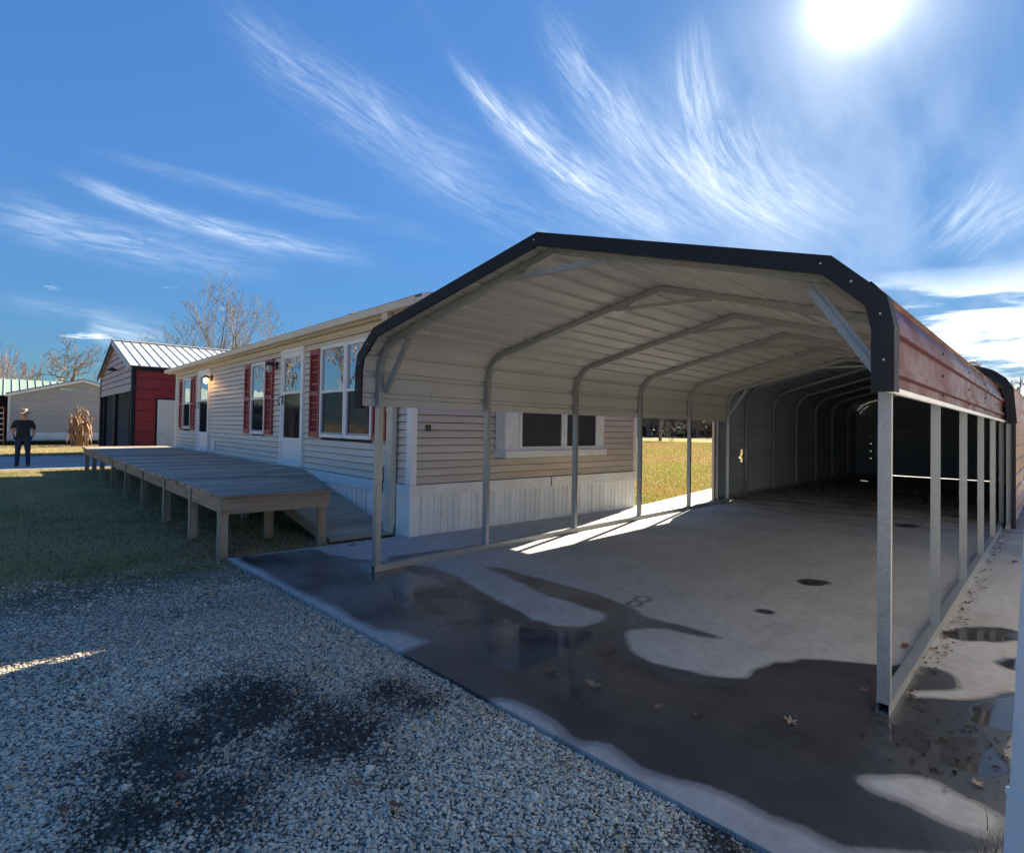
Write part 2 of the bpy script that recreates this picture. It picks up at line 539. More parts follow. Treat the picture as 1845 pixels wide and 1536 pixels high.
class MB:
    """collects boxes, beams and sweeps in world space, then links them as ONE mesh object"""

    def __init__(s):
        s.v, s.f, s.m = [], [], []

    def add(s, vs, fs, mi=0):
        o = len(s.v)
        s.v += [tuple(x) for x in vs]
        for f in fs:
            s.f.append(tuple(i + o for i in f))
            s.m.append(mi)
        return s

    def hexa(s, c, mi=0):
        return s.add(c, [(0, 3, 2, 1), (4, 5, 6, 7), (0, 1, 5, 4), (1, 2, 6, 5), (2, 3, 7, 6), (3, 0, 4, 7)], mi)

    def box(s, x0, x1, y0, y1, z0, z1, mi=0):
        x0, x1 = sorted((x0, x1)); y0, y1 = sorted((y0, y1)); z0, z1 = sorted((z0, z1))
        return s.hexa([(x0, y0, z0), (x1, y0, z0), (x1, y1, z0), (x0, y1, z0), (x0, y0, z1), (x1, y0, z1), (x1, y1, z1), (x0, y1, z1)], mi)

    def beam(s, p, q, hu, hv, ref=(0, 0, 1), mi=0):
        """rectangular bar from p to q; half size hv along ref, hu across it"""
        p, q, ref = V3(p), V3(q), V3(ref)
        d = (q - p).normalized()
        w = (ref - d * ref.dot(d)).normalized()
        u = d.cross(w)
        c = []
        for b in (p, q):
            c += [b - u * hu - w * hv, b + u * hu - w * hv, b + u * hu + w * hv, b - u * hu + w * hv]
        return s.add(c, [(0, 1, 2, 3), (7, 6, 5, 4), (0, 4, 5, 1), (1, 5, 6, 2), (2, 6, 7, 3), (3, 7, 4, 0)], mi)

    def sweep(s, pts, prof, ref, mi=0, caps=True, closed=True):
        """sweep a 2d profile [(u,w)...] along pts; w points along ref; corners mitred"""
        pts = [V3(p) for p in pts]
        ref = V3(ref).normalized()
        rings = []
        for i, p in enumerate(pts):
            d0 = (pts[i] - pts[i - 1]).normalized() if i else None
            d1 = (pts[i + 1] - pts[i]).normalized() if i < len(pts) - 1 else None
            if d0 is None: d0 = d1
            if d1 is None: d1 = d0
            d = (d0 + d1).normalized()
            u = d.cross(ref).normalized()
            k = 1.0 / max(.3, d.dot(d1))
            w = ref
            rings.append([p + u * (a * k) + w * b for a, b in prof])
        n = len(prof)
        vs = [x for r in rings for x in r]
        fs = []
        for i in range(len(rings) - 1):
            for j in range(n if closed else n - 1):
                a, b = i * n + j, i * n + (j + 1) % n
                fs.append((a, b, b + n, a + n))
        if caps and closed:
            fs.append(tuple(reversed(range(n))))
            fs.append(tuple(range((len(rings) - 1) * n, len(rings) * n)))
        return s.add(vs, fs, mi)

    def tube(s, pts, r, k=6, mi=0, caps=True):
        pts = [V3(p) for p in pts]
        rr = r if isinstance(r, (list, tuple)) else [r] * len(pts)
        vs, fs = [], []
        up = Vector((.31, .17, .93))
        for i, p in enumerate(pts):
            d = (pts[min(i + 1, len(pts) - 1)] - pts[max(i - 1, 0)]).normalized()
            u = d.cross(up)
            if u.length < .1: u = d.cross(Vector((1, 0, 0)))
            u.normalize()
            w = d.cross(u)
            vs += [p + (u * math.cos(2 * math.pi * j / k) + w * math.sin(2 * math.pi * j / k)) * rr[i] for j in range(k)]
        for i in range(len(pts) - 1):
            for j in range(k):
                a, b = i * k + j, i * k + (j + 1) % k
                fs.append((a, b, b + k, a + k))
        if caps:
            fs.append(tuple(reversed(range(k))))
            fs.append(tuple(range((len(pts) - 1) * k, len(pts) * k)))
        return s.add(vs, fs, mi)

    def lathe(s, c, prof, k=16, mi=0, axis='z'):
        vs, fs = [], []
        for r, h in prof:
            for j in range(k):
                a = 2 * math.pi * j / k
                q = (r * math.cos(a), r * math.sin(a), h)
                if axis == 'y': q = (q[0], q[2], q[1])
                if axis == 'x': q = (q[2], q[0], q[1])
                vs.append((c[0] + q[0], c[1] + q[1], c[2] + q[2]))
        for i in range(len(prof) - 1):
            for j in range(k):
                a, b = i * k + j, i * k + (j + 1) % k
                fs.append((a, b, b + k, a + k))
        return s.add(vs, fs, mi)

    def mesh(s, name, mats, base=(0, 0, 0), smooth=False):
        me = bpy.data.meshes.new(name)
        me.from_pydata([(v[0] - base[0], v[1] - base[1], v[2] - base[2]) for v in s.v], [], s.f)
        for mt in (mats if isinstance(mats, (list, tuple)) else [mats]):
            me.materials.append(M[mt])
        if any(s.m):
            me.polygons.foreach_set('material_index', s.m)
        if smooth:
            me.polygons.foreach_set('use_smooth', [True] * len(me.polygons))
        bm = bmesh.new()
        bm.from_mesh(me)
        bmesh.ops.recalc_face_normals(bm, faces=bm.faces)
        bm.to_mesh(me)
        bm.free()
        me.update()
        return me

    def build(s, name, mats, parent=None, smooth=False):
        """link as a mesh object; vertices are kept relative to the thing's base"""
        base = parent['_base'] if parent is not None and '_base' in parent.keys() else (0, 0, 0)
        return link(name, s.mesh(name, mats, base, smooth), parent)


def link(name, me, parent=None, loc=None, rot=None):
    o = bpy.data.objects.new(name, me)
    COL.objects.link(o)
    if parent is not None:
        o.parent = parent
        if '_base' in parent.keys() and me is not None:
            o['_base'] = (0., 0., 0.) if parent.parent is None and False else tuple(parent['_base'])
    if loc is not None: o.location = loc
    if rot is not None: o.rotation_euler = rot
    return o


def tag(o, label=None, cat=None, group=None, kind=None):
    if label: o['label'] = label
    if cat: o['category'] = cat
    if group: o['group'] = group
    if kind: o['kind'] = kind
    return o


def thing(name, label, cat, base, group=None):
    o = bpy.data.objects.new(name, None)
    o.empty_display_size = .2
    COL.objects.link(o)
    o.location = base
    o['_base'] = tuple(float(x) for x in base)
    return tag(o, label, cat, group)


def np_mesh(name, v, f, mats, cols=None, smooth=False):
    """mesh from numpy arrays: v (n,3), f (m,3 or 4)"""
    me = bpy.data.meshes.new(name)
    v = np.asarray(v, np.float32); f = np.asarray(f, np.int32)
    me.vertices.add(len(v)); me.vertices.foreach_set('co', v.ravel())
    k = f.shape[1]
    me.loops.add(f.size); me.loops.foreach_set('vertex_index', f.ravel())
    me.polygons.add(len(f))
    me.polygons.foreach_set('loop_start', np.arange(0, f.size, k, dtype=np.int32))
    me.polygons.foreach_set('loop_total', np.full(len(f), k, np.int32))
    me.polygons.foreach_set('use_smooth', np.full(len(f), bool(smooth)))
    for mt in (mats if isinstance(mats, (list, tuple)) else [mats]):
        me.materials.append(M[mt])
    if cols is not None:
        a = me.color_attributes.new('col', 'FLOAT_COLOR', 'POINT')
        c = np.ones((len(v), 4), np.float32); c[:, :3] = cols
        a.data.foreach_set('color', c.ravel())
    me.update(calc_edges=True)
    me.validate()
    return me


def vnoise(x, y, seed=0):
    """smooth value noise in numpy"""
    xi, yi = np.floor(x).astype(int), np.floor(y).astype(int)
    fx, fy = x - xi, y - yi
    fx, fy = fx * fx * (3 - 2 * fx), fy * fy * (3 - 2 * fy)

    def h(a, b):
        n = (a * 374761393 + b * 668265263 + seed * 974711) & 0x7fffffff
        n = ((n ^ (n >> 13)) * 1274126177) & 0x7fffffff
        return (n & 0xffff) / 65535.0
    return (h(xi, yi) * (1 - fx) + h(xi + 1, yi) * fx) * (1 - fy) + (h(xi, yi + 1) * (1 - fx) + h(xi + 1, yi + 1) * fx) * fy


def fbm(x, y, seed=0, o=3):
    r, a, t = 0, .5, 0
    for i in range(o):
        r = r + a * vnoise(x * 2 ** i, y * 2 ** i, seed + i); t += a; a *= .5
    return r / t


def inpoly(px, py, poly):
    r = np.zeros(px.shape, bool)
    n = len(poly)
    for i in range(n):
        x0, y0 = poly[i]; x1, y1 = poly[(i + 1) % n]
        if y0 == y1: continue
        c = ((y0 > py) != (y1 > py)) & (px < (x1 - x0) * (py - y0) / (y1 - y0) + x0)
        r ^= c
    return r


def blur(a, n):
    for _ in range(n):
        b = np.pad(a, 1, mode='edge')
        a = (b[1:-1, 1:-1] * 2 + b[:-2, 1:-1] + b[2:, 1:-1] + b[1:-1, :-2] + b[1:-1, 2:]) / 6
    return a


# ------------------------------------------------------------------ the ground, drive and slabs
g = np.concatenate([-np.geomspace(3500, 60, 12), np.linspace(-50, 50, 41), np.geomspace(60, 3500, 12)])
gx, gy = np.meshgrid(g, g)
gz = np.full(gx.shape, ZG) + np.where(np.hypot(gx, gy) > 30, (fbm(gx * .03, gy * .03, 5) - .5) * .25, 0)
n = len(g)
idx = np.arange(n * n).reshape(n, n)
me = np_mesh('ground', np.stack([gx, gy, gz], -1).reshape(-1, 3), np.stack([idx[:-1, :-1], idx[:-1, 1:], idx[1:, 1:], idx[1:, :-1]], -1).reshape(-1, 4), 'lawn_soil', smooth=True)
tag(link('ground', me), kind='structure')

FRONT = lambda x: 1.79 + (x + 6.45) * .034
WEEDS = [(-3.02, .98, .50), (-2.58, 1.17, .42), (-2.85, .56, .42), (-2.35, .64, .28), (-2.76, 1.58, .26), (-2.55, 1.66, .18), (-1.03, 1.95, .16), (-3.3, .80, .20), (-2.45, .35, .25)]


def weedy(x, y):
    w = np.zeros(x.shape)
    for a, b, r in WEEDS:
        d = np.hypot(x - a, (y - b) * 1.25) / r + (fbm(x * 4, y * 4, 33) - .5) * 1.1
        w = np.maximum(w, np.clip(1.25 - d, 0, 1))
    return w


# gravel drive: a sheet that thins out into soil and turf towards the lawn
xs = np.concatenate([np.arange(-7.1, 0.6, .05), np.linspace(.8, 5.5, 8)])
vv = np.concatenate([np.linspace(-9, -1.0, 12), np.arange(-.9, 1.0, .05), np.arange(1.0, 1.001, .05)])
vv = np.concatenate([np.linspace(-10.6, -2.8, 12), np.arange(-2.7, -.0001, .05), [-.002]])
X, Vv = np.meshgrid(xs, vv)
Y = FRONT(X) + Vv
lawnward = np.clip((-5.35 - X + (fbm(X * 1.3, Y * 1.3, 3) - .5) * 1.3) / .8, 0, 1)
dirt = np.clip(weedy(X, Y) * .95, 0, .72)
Z = ZG + .030 - .036 * np.clip((-6.0 - X) / .8 + (fbm(X * 1.1, Y * 1.1, 23) - .5) * .8, 0, 1)
nr, nc = X.shape
idx = np.arange(nr * nc).reshape(nr, nc)
me = np_mesh('gravel_drive', np.stack([X, Y, Z], -1).reshape(-1, 3), np.stack([idx[:-1, :-1], idx[:-1, 1:], idx[1:, 1:], idx[1:, :-1]], -1).reshape(-1, 4), 'gravel_bed', np.stack([dirt.ravel(), lawnward.ravel(), 0 * dirt.ravel()], -1), smooth=True)
tag(link('gravel_drive', me), kind='structure')

# concrete drive behind the deck where the man stands, with a joint between its two pours
for i, (x0, x1) in enumerate(((-28.7, -25.15), (-25.12, -21.45))):
    o = MB().box(x0, x1, -16, 3.1, ZG - .08, ZG + .03).build('concrete_drive', 'concrete')
    tag(o, kind='structure')

# carport slab: fine cells where the wet patches lie
WET = {}
WET['wet_main'] = [(-6.43,1.86), (-6.35,2.27), (-6.36,2.64), (-5.92,2.71), (-5.63,2.82), (-5.32,2.98), (-5.11,3.10), (-4.82,3.26), (-4.34,3.25), (-3.87,3.09), (-3.48,3.03), (-3.23,2.98), (-3.04,2.94), (-2.87,3.00), (-2.73,3.15), (-2.72,3.32), (-2.74,3.46), (-2.85,3.50), (-3.05,3.51), (-3.19,3.52), (-3.42,3.47), (-3.73,3.54), (-3.93,3.58), (-4.26,3.66), (-4.49,3.68), (-4.41,3.79), (-3.98,3.77), (-3.67,3.83), (-3.33,3.83), (-3.03,3.82), (-2.83,3.79), (-2.60,3.69), (-2.40,3.69), (-2.19,3.71), (-2.04,3.73), (-1.94,3.73), (-2.09,3.62), (-2.33,3.58), (-2.45,3.48), (-2.49,3.37), (-2.47,3.22), (-2.40,3.15), (-2.27,3.04), (-2.14,2.99), (-2.03,3.00), (-1.90,3.03), (-1.77,3.06), (-1.67,3.13), (-1.58,3.22), (-1.56,3.41), (-1.56,3.57), (-1.48,3.65), (-1.49,3.76), (-1.30,3.95), (-1.14,4.06), (-1.01,4.19), (-0.86,4.28), (-0.79,4.18), (-0.78,4.04), (-0.82,3.92), (-0.89,3.82), (-0.91,3.67), (-0.76,3.78), (-0.61,3.99), (-0.58,4.13), (-0.47,4.31), (-0.40,3.65), (-0.45,3.62), (-0.46,3.42), (-0.43,3.26), (-0.37,3.21), (-0.29,2.66), (-0.73,2.14), (-0.82,2.23), (-0.93,2.16), (-1.04,2.18), (-1.16,2.13), (-1.20,2.15), (-1.31,2.05), (-1.38,2.07), (-1.50,2.03), (-1.59,2.09), (-1.67,2.10), (-1.73,2.01), (-1.78,1.95), (-1.85,2.01), (-1.98,2.06), (-2.20,2.03), (-2.36,1.99), (-2.29,1.84), (-2.68,1.84), (-3.07,1.83), (-3.13,2.05), (-3.15,2.21), (-3.27,2.10), (-3.49,2.12), (-3.55,1.99), (-3.82,1.96), (-4.28,1.96), (-4.65,1.94), (-5.13,1.93), (-5.77,1.91)]
WET['dry_island'] = [(-0.85,2.65), (-0.82,2.74), (-0.70,2.88), (-0.64,2.88), (-0.56,2.85), (-0.46,2.86), (-0.41,2.84), (-0.40,2.62), (-0.42,2.61), (-0.52,2.60), (-0.64,2.64), (-0.72,2.59)]
WET['pud_a'] = [(-1.02,5.07), (-0.94,5.34), (-0.78,5.54), (-0.63,5.58), (-0.61,5.36), (-0.75,5.12), (-0.91,5.00)]
WET['pud_b'] = [(-0.69,4.68), (-0.64,4.84), (-0.53,4.94), (-0.51,4.67), (-0.60,4.61)]
WET['pud_c'] = [(-0.65,3.58), (-0.62,3.89), (-0.58,4.07), (-0.46,4.27), (-0.40,3.68), (-0.47,3.65), (-0.57,3.63)]
WET['pud_d'] = [(-0.97,3.27), (-0.67,3.32), (-0.53,3.49), (-0.44,3.32), (-0.47,3.10), (-0.61,3.05), (-0.84,3.12)]
WET['pud_e'] = [(-5.50,2.76), (-5.02,3.00), (-4.28,3.02), (-3.50,2.85), (-2.97,2.82), (-2.55,3.17), (-2.26,2.91), (-1.85,2.85), (-1.54,3.07), (-1.46,3.38), (-1.14,3.83), (-1.00,3.43), (-0.94,3.00), (-0.92,2.68), (-1.06,2.57), (-1.42,2.42), (-1.80,2.28), (-2.31,2.24), (-2.85,2.19), (-3.63,2.37), (-4.49,2.46)]
WET['pud_f'] = [(-2.75,3.68), (-2.43,3.58), (-2.02,3.71), (-2.34,3.60), (-2.56,3.56)]
WET['spot1'] = [(-2.29,5.69), (-2.27,5.85), (-2.13,5.93), (-2.05,5.88), (-2.07,5.70), (-2.18,5.61)]
WET['spot2'] = [(-2.13,4.49), (-2.10,4.59), (-2.00,4.60), (-1.99,4.51), (-2.07,4.46)]
WET['spot3'] = [(-2.73,10.48), (-2.60,10.76), (-2.41,10.67), (-2.49,10.31), (-2.64,10.27)]
WET['spot4'] = [(-2.91,11.78), (-2.71,12.27), (-2.32,12.29), (-2.40,11.88), (-2.71,11.54)]
WET['ring1'] = [(-2.86,3.85), (-2.87,3.95), (-2.81,3.95), (-2.78,3.87), (-2.81,3.82)]
WET['ring2'] = [(-2.91,4.02), (-2.91,4.10), (-2.84,4.10), (-2.81,4.00), (-2.85,3.97)]
WET['wet_rail'] = [(-5.29,3.03), (-5.24,4.32), (-5.33,4.57), (-5.16,5.79), (-5.27,5.97), (-5.41,4.47), (-5.47,3.13)]
FRONT = lambda x: 1.79 + (x + 6.45) * .034
xs = np.concatenate([np.arange(-6.45, -.21, .024), [-.2]])
vv = np.concatenate([np.arange(0, 4.2, .024), np.arange(4.25, 9.5, .06), np.linspace(9.6, 26, 20)])
X, Vv = np.meshgrid(xs, vv)
Y = FRONT(X) + Vv
wx = X + (fbm(X * 5, Y * 5, 1) - .5) * .10
wy = Y + (fbm(X * 5, Y * 5, 9) - .5) * .10
wet = inpoly(wx, wy, WET['wet_main']).astype(float)
wet *= 1 - inpoly(wx, wy, WET['dry_island'])
soft = blur(wet, 14)
hard = blur(wet, 4)
kf = np.clip((Vv - .55) / .5, 0, 1)
wet = soft * (1 - kf) + hard * kf
for nme in ('pud_a', 'pud_b', 'spot1', 'spot2', 'spot3', 'spot4', 'wet_rail'):
    wet = np.maximum(wet, blur(inpoly(wx if 'spot' not in nme else X, wy if 'spot' not in nme else Y, WET[nme]).astype(float), 2))
for nme in ('ring1', 'ring2'):
    a = inpoly(X, Y, WET[nme]).astype(float)
    wet = np.maximum(wet, np.clip(blur(a, 3) * (1 - a) * 3, 0, 1))
pud = np.zeros(X.shape)
for nme in ('pud_a', 'pud_b', 'pud_c', 'pud_d', 'pud_e', 'pud_f'):
    pud = np.maximum(pud, blur(inpoly(wx, wy, WET[nme]).astype(float), 3 if nme != 'pud_e' else 8))
pud *= wet
nr, nc = X.shape
idx = np.arange(nr * nc).reshape(nr, nc)
V = np.stack([X, Y, np.zeros_like(X)], -1).reshape(-1, 3)
Fq = np.stack([idx[:-1, :-1], idx[:-1, 1:], idx[1:, 1:], idx[1:, :-1]], -1).reshape(-1, 4)
# skirt of the slab down into the ground (front and left edges), with a slightly uneven arris
low = len(V)
fr = V[idx[0]].copy(); fr[:, 2] = -.16; fr[:, 1] -= .004
lf = V[idx[:, 0]].copy(); lf[:, 2] = -.16; lf[:, 0] -= .004
V = np.concatenate([V, fr, lf])
fi = low + np.arange(nc); li = low + nc + np.arange(nr)
Fq = np.concatenate([Fq, np.stack([fi[:-1], fi[1:], idx[0, 1:], idx[0, :-1]], -1), np.stack([li[1:], li[:-1], idx[:-1, 0], idx[1:, 0]], -1)])
me = np_mesh('concrete_slab', V, Fq, 'concrete')
a = me.color_attributes.new('wet', 'FLOAT_COLOR', 'POINT')
c = np.zeros((len(V), 4), np.float32); c[:, 3] = 1
c[:low, 0] = wet.ravel(); c[:low, 1] = pud.ravel()
c[low:low + nc, 0] = .35
a.data.foreach_set('color', c.ravel())
tag(link('concrete_slab', me), kind='structure')
pg = [(-6.456, 9.2), (-6.456, 26), (-7.9, 26), (-7.9, 16.0), (-7.25, 12.9)]
o = MB().add([(a, b, -.003) for a, b in pg] + [(a, b, -.14) for a, b in pg], [tuple(range(5)), tuple(reversed(range(5, 10)))] + [(i, (i + 1) % 5, (i + 1) % 5 + 5, i + 5) for i in range(5)]).build('concrete_slab', 'concrete')
tag(o, kind='structure')

# ------------------------------------------------------------------ carport
cw = 4.152
ca, sk = rad(-4.825), rad(-9.045)
O3 = Vector((-5.029, 2.741, 0))
EY = Vector((math.sin(ca), math.cos(ca), 0))
EX = Vector((math.cos(sk), -math.sin(sk), 0))
NX = Vector((EY.y, -EY.x, 0))
bL = [0, 1.466, 3.148, 4.83, 6.512, 8.194]
bR = [0, 1.681, 3.363, 5.045, 6.727, 8.409]
T = .029                                    # half a tube


def CP(a, b, z):
    return O3 + EX * a + EY * b + Vector((0, 0, z))


SQ = [(-T, -T), (T, -T), (T, T), (-T, T)]
carport = thing('carport', 'open metal carport with burgundy roof, galvanised posts and dark front trim beside the house', 'carport', (-3.3, 6.9, 0))
UP = Vector((0, 0, 1))
half = [(0, 1.90), (.006, 2.00), (.05, 2.10), (.125, 2.19), (.225, 2.245)]
bow = half + [(cw / 2, 2.745)] + [(cw - a, z) for a, z in reversed(half)]
for k in range(6):
    fd = (CP(cw, bR[k], 0) - CP(0, bL[k], 0)).normalized()
    nrm = fd.cross(UP).normalized()

    def FP(a, z, off=0.):
        return CP(a, bL[k] + (bR[k] - bL[k]) * a / cw, z) - nrm * off
    for a in (0, cw):
        MB().beam(FP(a, .058), FP(a, 1.93), T, T, nrm).build('leg', 'galvanised', carport)
        lg = MB().lathe(FP(a, .12) + nrm * (T + .001), [(0, .004), (.009, .004), (.011, 0)], 8, axis='y').build('screw', 'screw', carport)
    S2 = [(x * .93, y * .93) for x, y in SQ]
    MB().sweep([FP(a, z) for a, z in bow], S2, nrm).build('bow', 'galvanised', carport)
    # flat strap under the peak
    MB().sweep([FP(cw / 2 - .46, 2.745 - .155), FP(cw / 2 - .42, 2.745 - .147), FP(cw / 2 + .42, 2.745 - .147), FP(cw / 2 + .46, 2.745 - .155)],
               [(-.018, -.024), (.018, -.024), (.018, .024), (-.018, .024)], nrm).build('peak_brace', 'galvanised', carport)
    if k in (0, 5):
        for sgn, a0 in ((1, 0), (-1, cw)):
            off = .045 if k == 0 else -.045
            p, q = FP(a0 + sgn * .035, 1.74, off), FP(a0 + sgn * .36, 2.235, off)
            MB().beam(p, q, .03, .014, nrm).beam(p + (q - p) * .02 - nrm * .0, q, .006, .026, nrm).build('knee_brace', 'galvanised', carport)
for a, bb in ((0, bL), (cw, bR)):
    p, q = CP(a, bb[0] - .035, .0295), CP(a, bb[5] + .03, .0295)
    t = .0035
    mb = MB()
    d = (q - p).normalized(); side = d.cross(UP)
    for sx in (-1, 1):
        mb.beam(p + side * sx * (T - t / 2), q + side * sx * (T - t / 2), t / 2, T, UP)
    mb.beam(p + UP * (T - t / 2), q + UP * (T - t / 2), T - t, t / 2, UP)
    mb.beam(p - UP * (T - t / 2), q - UP * (T - t / 2), T - t, t / 2, UP)
    mb.build('base_rail', 'galvanised', carport)

# ribbed roof sheets: outer paint, bare inner side
def outline(wd, eave, kneez, bendw, peak, xl=0.):
    """half outline (list of (a,z)) from the eave up to the ridge"""
    return [(xl, eave), (xl, kneez - .30), (xl + .008, kneez - .20), (xl + .05, kneez - .09), (xl + .13, kneez - .015), (xl + bendw, kneez + .03), (xl + wd / 2, peak)]


def along_poly(pts, s):
    for i in range(len(pts) - 1):
        d = math.dist(pts[i], pts[i + 1])
        if s <= d or i == len(pts) - 2:
            t = min(s / d, 1.0)
            x = pts[i][0] + (pts[i + 1][0] - pts[i][0]) * t
            z = pts[i][1] + (pts[i + 1][1] - pts[i][1]) * t
            return (x, z), ((pts[i + 1][0] - pts[i][0]) / d, (pts[i + 1][1] - pts[i][1]) / d)
        s -= d


def sheets(parent, pts, flip, P3, b0, b1, bounds, mats, name, nseg=6, rib=.23, rh=.024, wob=.004):
    """cut the outline into sheets at the arc lengths in bounds; flip mirrors the outward side"""
    for si in range(len(bounds) - 1):
        s0, s1 = bounds[si], bounds[si + 1] + .03
        ss = set(np.round(np.linspace(s0, s1, 7), 4))
        acc = 0
        for i in range(len(pts) - 1):
            acc += math.dist(pts[i], pts[i + 1])
            if s0 < acc < s1: ss.add(round(acc, 4))
        nr = int(round((bounds[si + 1] - s0) / rib))
        ribs = [s0 + (j + .5) * (bounds[si + 1] - s0) / nr for j in range(nr)]
        for r in ribs:
            for d in (-.030, -.020, .020, .030): ss.add(round(r + d, 4))
        ss = sorted({min(max(x, s0), s1) for x in ss if s0 - .001 <= x <= s1 + .001})
        prof = []
        for s in ss:
            (x, z), (tx, tz) = along_poly(pts, s)
            nx, nz = (-tz, tx)
            if flip: nx, nz = -nx, -nz
            h = max([0] + [rh * min(1, max(0, (.030 - abs(s - r)) / .010)) for r in ribs]) + .003 * (si % 2)
            prof.append((x + nx * h, z + nz * h, nx, nz))
        mb = MB()
        m_ = len(prof)
        for side, off in ((0, .0), (1, -.0025)):
            vs = []
            for j in range(nseg + 1):
                b = b0 + (b1 - b0) * j / nseg
                for (x, z, nx, nz) in prof:
                    w = wob * (random.random() - .5) if 0 < j < nseg else 0
                    vs.append(P3(x + nx * off, b, z + nz * off + w * 0))
            fs = [(j * m_ + i, j * m_ + i + 1, (j + 1) * m_ + i + 1, (j + 1) * m_ + i) for j in range(nseg) for i in range(m_ - 1)]
            mb.add(vs, fs, side)
        mb_build_raw(mb, name, mats, parent)


def mb_build_raw(mb, name, mats, parent):
    """build without touching normals (two separate skins)"""
    base = parent['_base']
    me = bpy.data.meshes.new(name)
    me.from_pydata([(v[0] - base[0], v[1] - base[1], v[2] - base[2]) for v in mb.v], [], mb.f)
    for mt in mats: me.materials.append(M[mt])
    me.polygons.foreach_set('material_index', mb.m)
    me.update()
    return link(name, me, parent)


PC = .034
ol = [(-PC, 1.60), (-PC, 1.93), (-PC + .01, 2.03), (.018, 2.125), (.105, 2.22), (.215, 2.282), (cw / 2, 2.783)]
orr = [(cw - a, z + (.035 if i == 0 else 0)) for i, (a, z) in enumerate(ol)]
for pts, flip in ((ol, False), (orr, True)):
    L = sum(math.dist(pts[i], pts[i + 1]) for i in range(len(pts) - 1))
    sheets(carport, pts, flip, lambda a, b, z: CP(a, b + (.215 * a / cw if b > 4 else 0), z), -.20, 8.26, [0, .62, .62 + (L - .62) / 2, L - .03], ('panel_red', 'panel_inner'), 'roof_panel', rib=.205)

# dark trim along the front edge, one piece per straight run, with its screws
def offset_line(pts, d):
    out = []
    for i, p in enumerate(pts):
        t0 = Vector((pts[i][0] - pts[i - 1][0], pts[i][1] - pts[i - 1][1])).normalized() if i else None
        t1 = Vector((pts[i + 1][0] - pts[i][0], pts[i + 1][1] - pts[i][1])).normalized() if i < len(pts) - 1 else None
        t0 = t0 or t1; t1 = t1 or t0
        t = (t0 + t1).normalized()
        nn = Vector((-t.y, t.x)); kk = 1 / max(.5, t.dot(t1))
        out.append((p[0] + nn.x * d * kk, p[1] + nn.y * d * kk))
    return out


full = ol[:-1] + [(cw / 2, 2.783)] + list(reversed(orr))[1:]
full[0] = (full[0][0], 1.575); full[-1] = (full[-1][0], 1.62)
coarse = [full[0], full[1], (-.005, 2.07), full[5], (cw / 2, 2.783)]
coarse = coarse + [(cw - a, z) for a, z in reversed(coarse[:-1])]
coarse[-1] = (coarse[-1][0], 1.62)
to, ti = offset_line(coarse, .042), offset_line(coarse, -.054)
BF = -.225
for i in range(len(coarse) - 1):
    q = [to[i], to[i + 1], ti[i + 1], ti[i]]
    mb = MB()
    mb.hexa([CP(a, BF, z) for a, z in q] + [CP(a, BF + .022, z) for a, z in q])
    e = [to[i], to[i + 1], (to[i + 1][0] * .97 + ti[i + 1][0] * .03, to[i + 1][1] * .97 + ti[i + 1][1] * .03), (to[i][0] * .97 + ti[i][0] * .03, to[i][1] * .97 + ti[i][1] * .03)]
    mb.hexa([CP(a, BF + .023, z) for a, z in e] + [CP(a, BF + .12, z) for a, z in e])
    tp = mb.build('front_trim', 'trim_navy', carport)
    L = math.dist(to[i], to[i + 1])
    for tt in ([.5] if L < .6 else [.985]):
        a = (to[i][0] + (to[i + 1][0] - to[i][0]) * tt) * .55 + (ti[i][0] + (ti[i + 1][0] - ti[i][0]) * tt) * .45
        z = (to[i][1] + (to[i + 1][1] - to[i][1]) * tt) * .55 + (ti[i][1] + (ti[i + 1][1] - ti[i][1]) * tt) * .45
        c = CP(a, BF - .001, z)
        MB().lathe(c, [(0, -.004), (.005, -.003), (.0065, 0)], 8, axis='y').build('screw', 'screw', tp)
for b in bR:
    for z in (1.70, 1.84, 2.0):
        MB().lathe(CP(cw + PC + .004, b + .02, z), [(0, .010), (.009, .008), (.012, 0)], 7, axis='x').build('screw', 'cable_black', carport)
# pale edge strip under the right eave, ridge-side flashing
MB().beam(CP(cw + PC + .014, -.19, 1.632), CP(cw + PC + .014, 8.4, 1.632), .012, .014, UP).build('eave_strip', 'white_trim', carport)

# ------------------------------------------------------------------ enclosed metal garage behind the carport
GA0, GA1, GB0, GB1 = -.30, 4.29, 8.20, 19.72
GW = GA1 - GA0


def GP(a, b, z):
    return O3 + NX * a + EY * b + Vector((0, 0, z))


garage = thing('metal_garage', 'enclosed faded red metal garage joined to the far end of the carport', 'garage', tuple(GP(2, 14, 0)))
hl = [(GA0, -.012), (GA0, 2.02), (GA0 + .02, 2.14), (GA0 + .10, 2.28), (GA0 + .24, 2.40), (GA0 + .42, 2.475), (GA0 + GW / 2, 3.0)]
hr = [(GA0 + GA1 - a, z) for a, z in hl]
L = sum(math.dist(hl[i], hl[i + 1]) for i in range(len(hl) - 1))
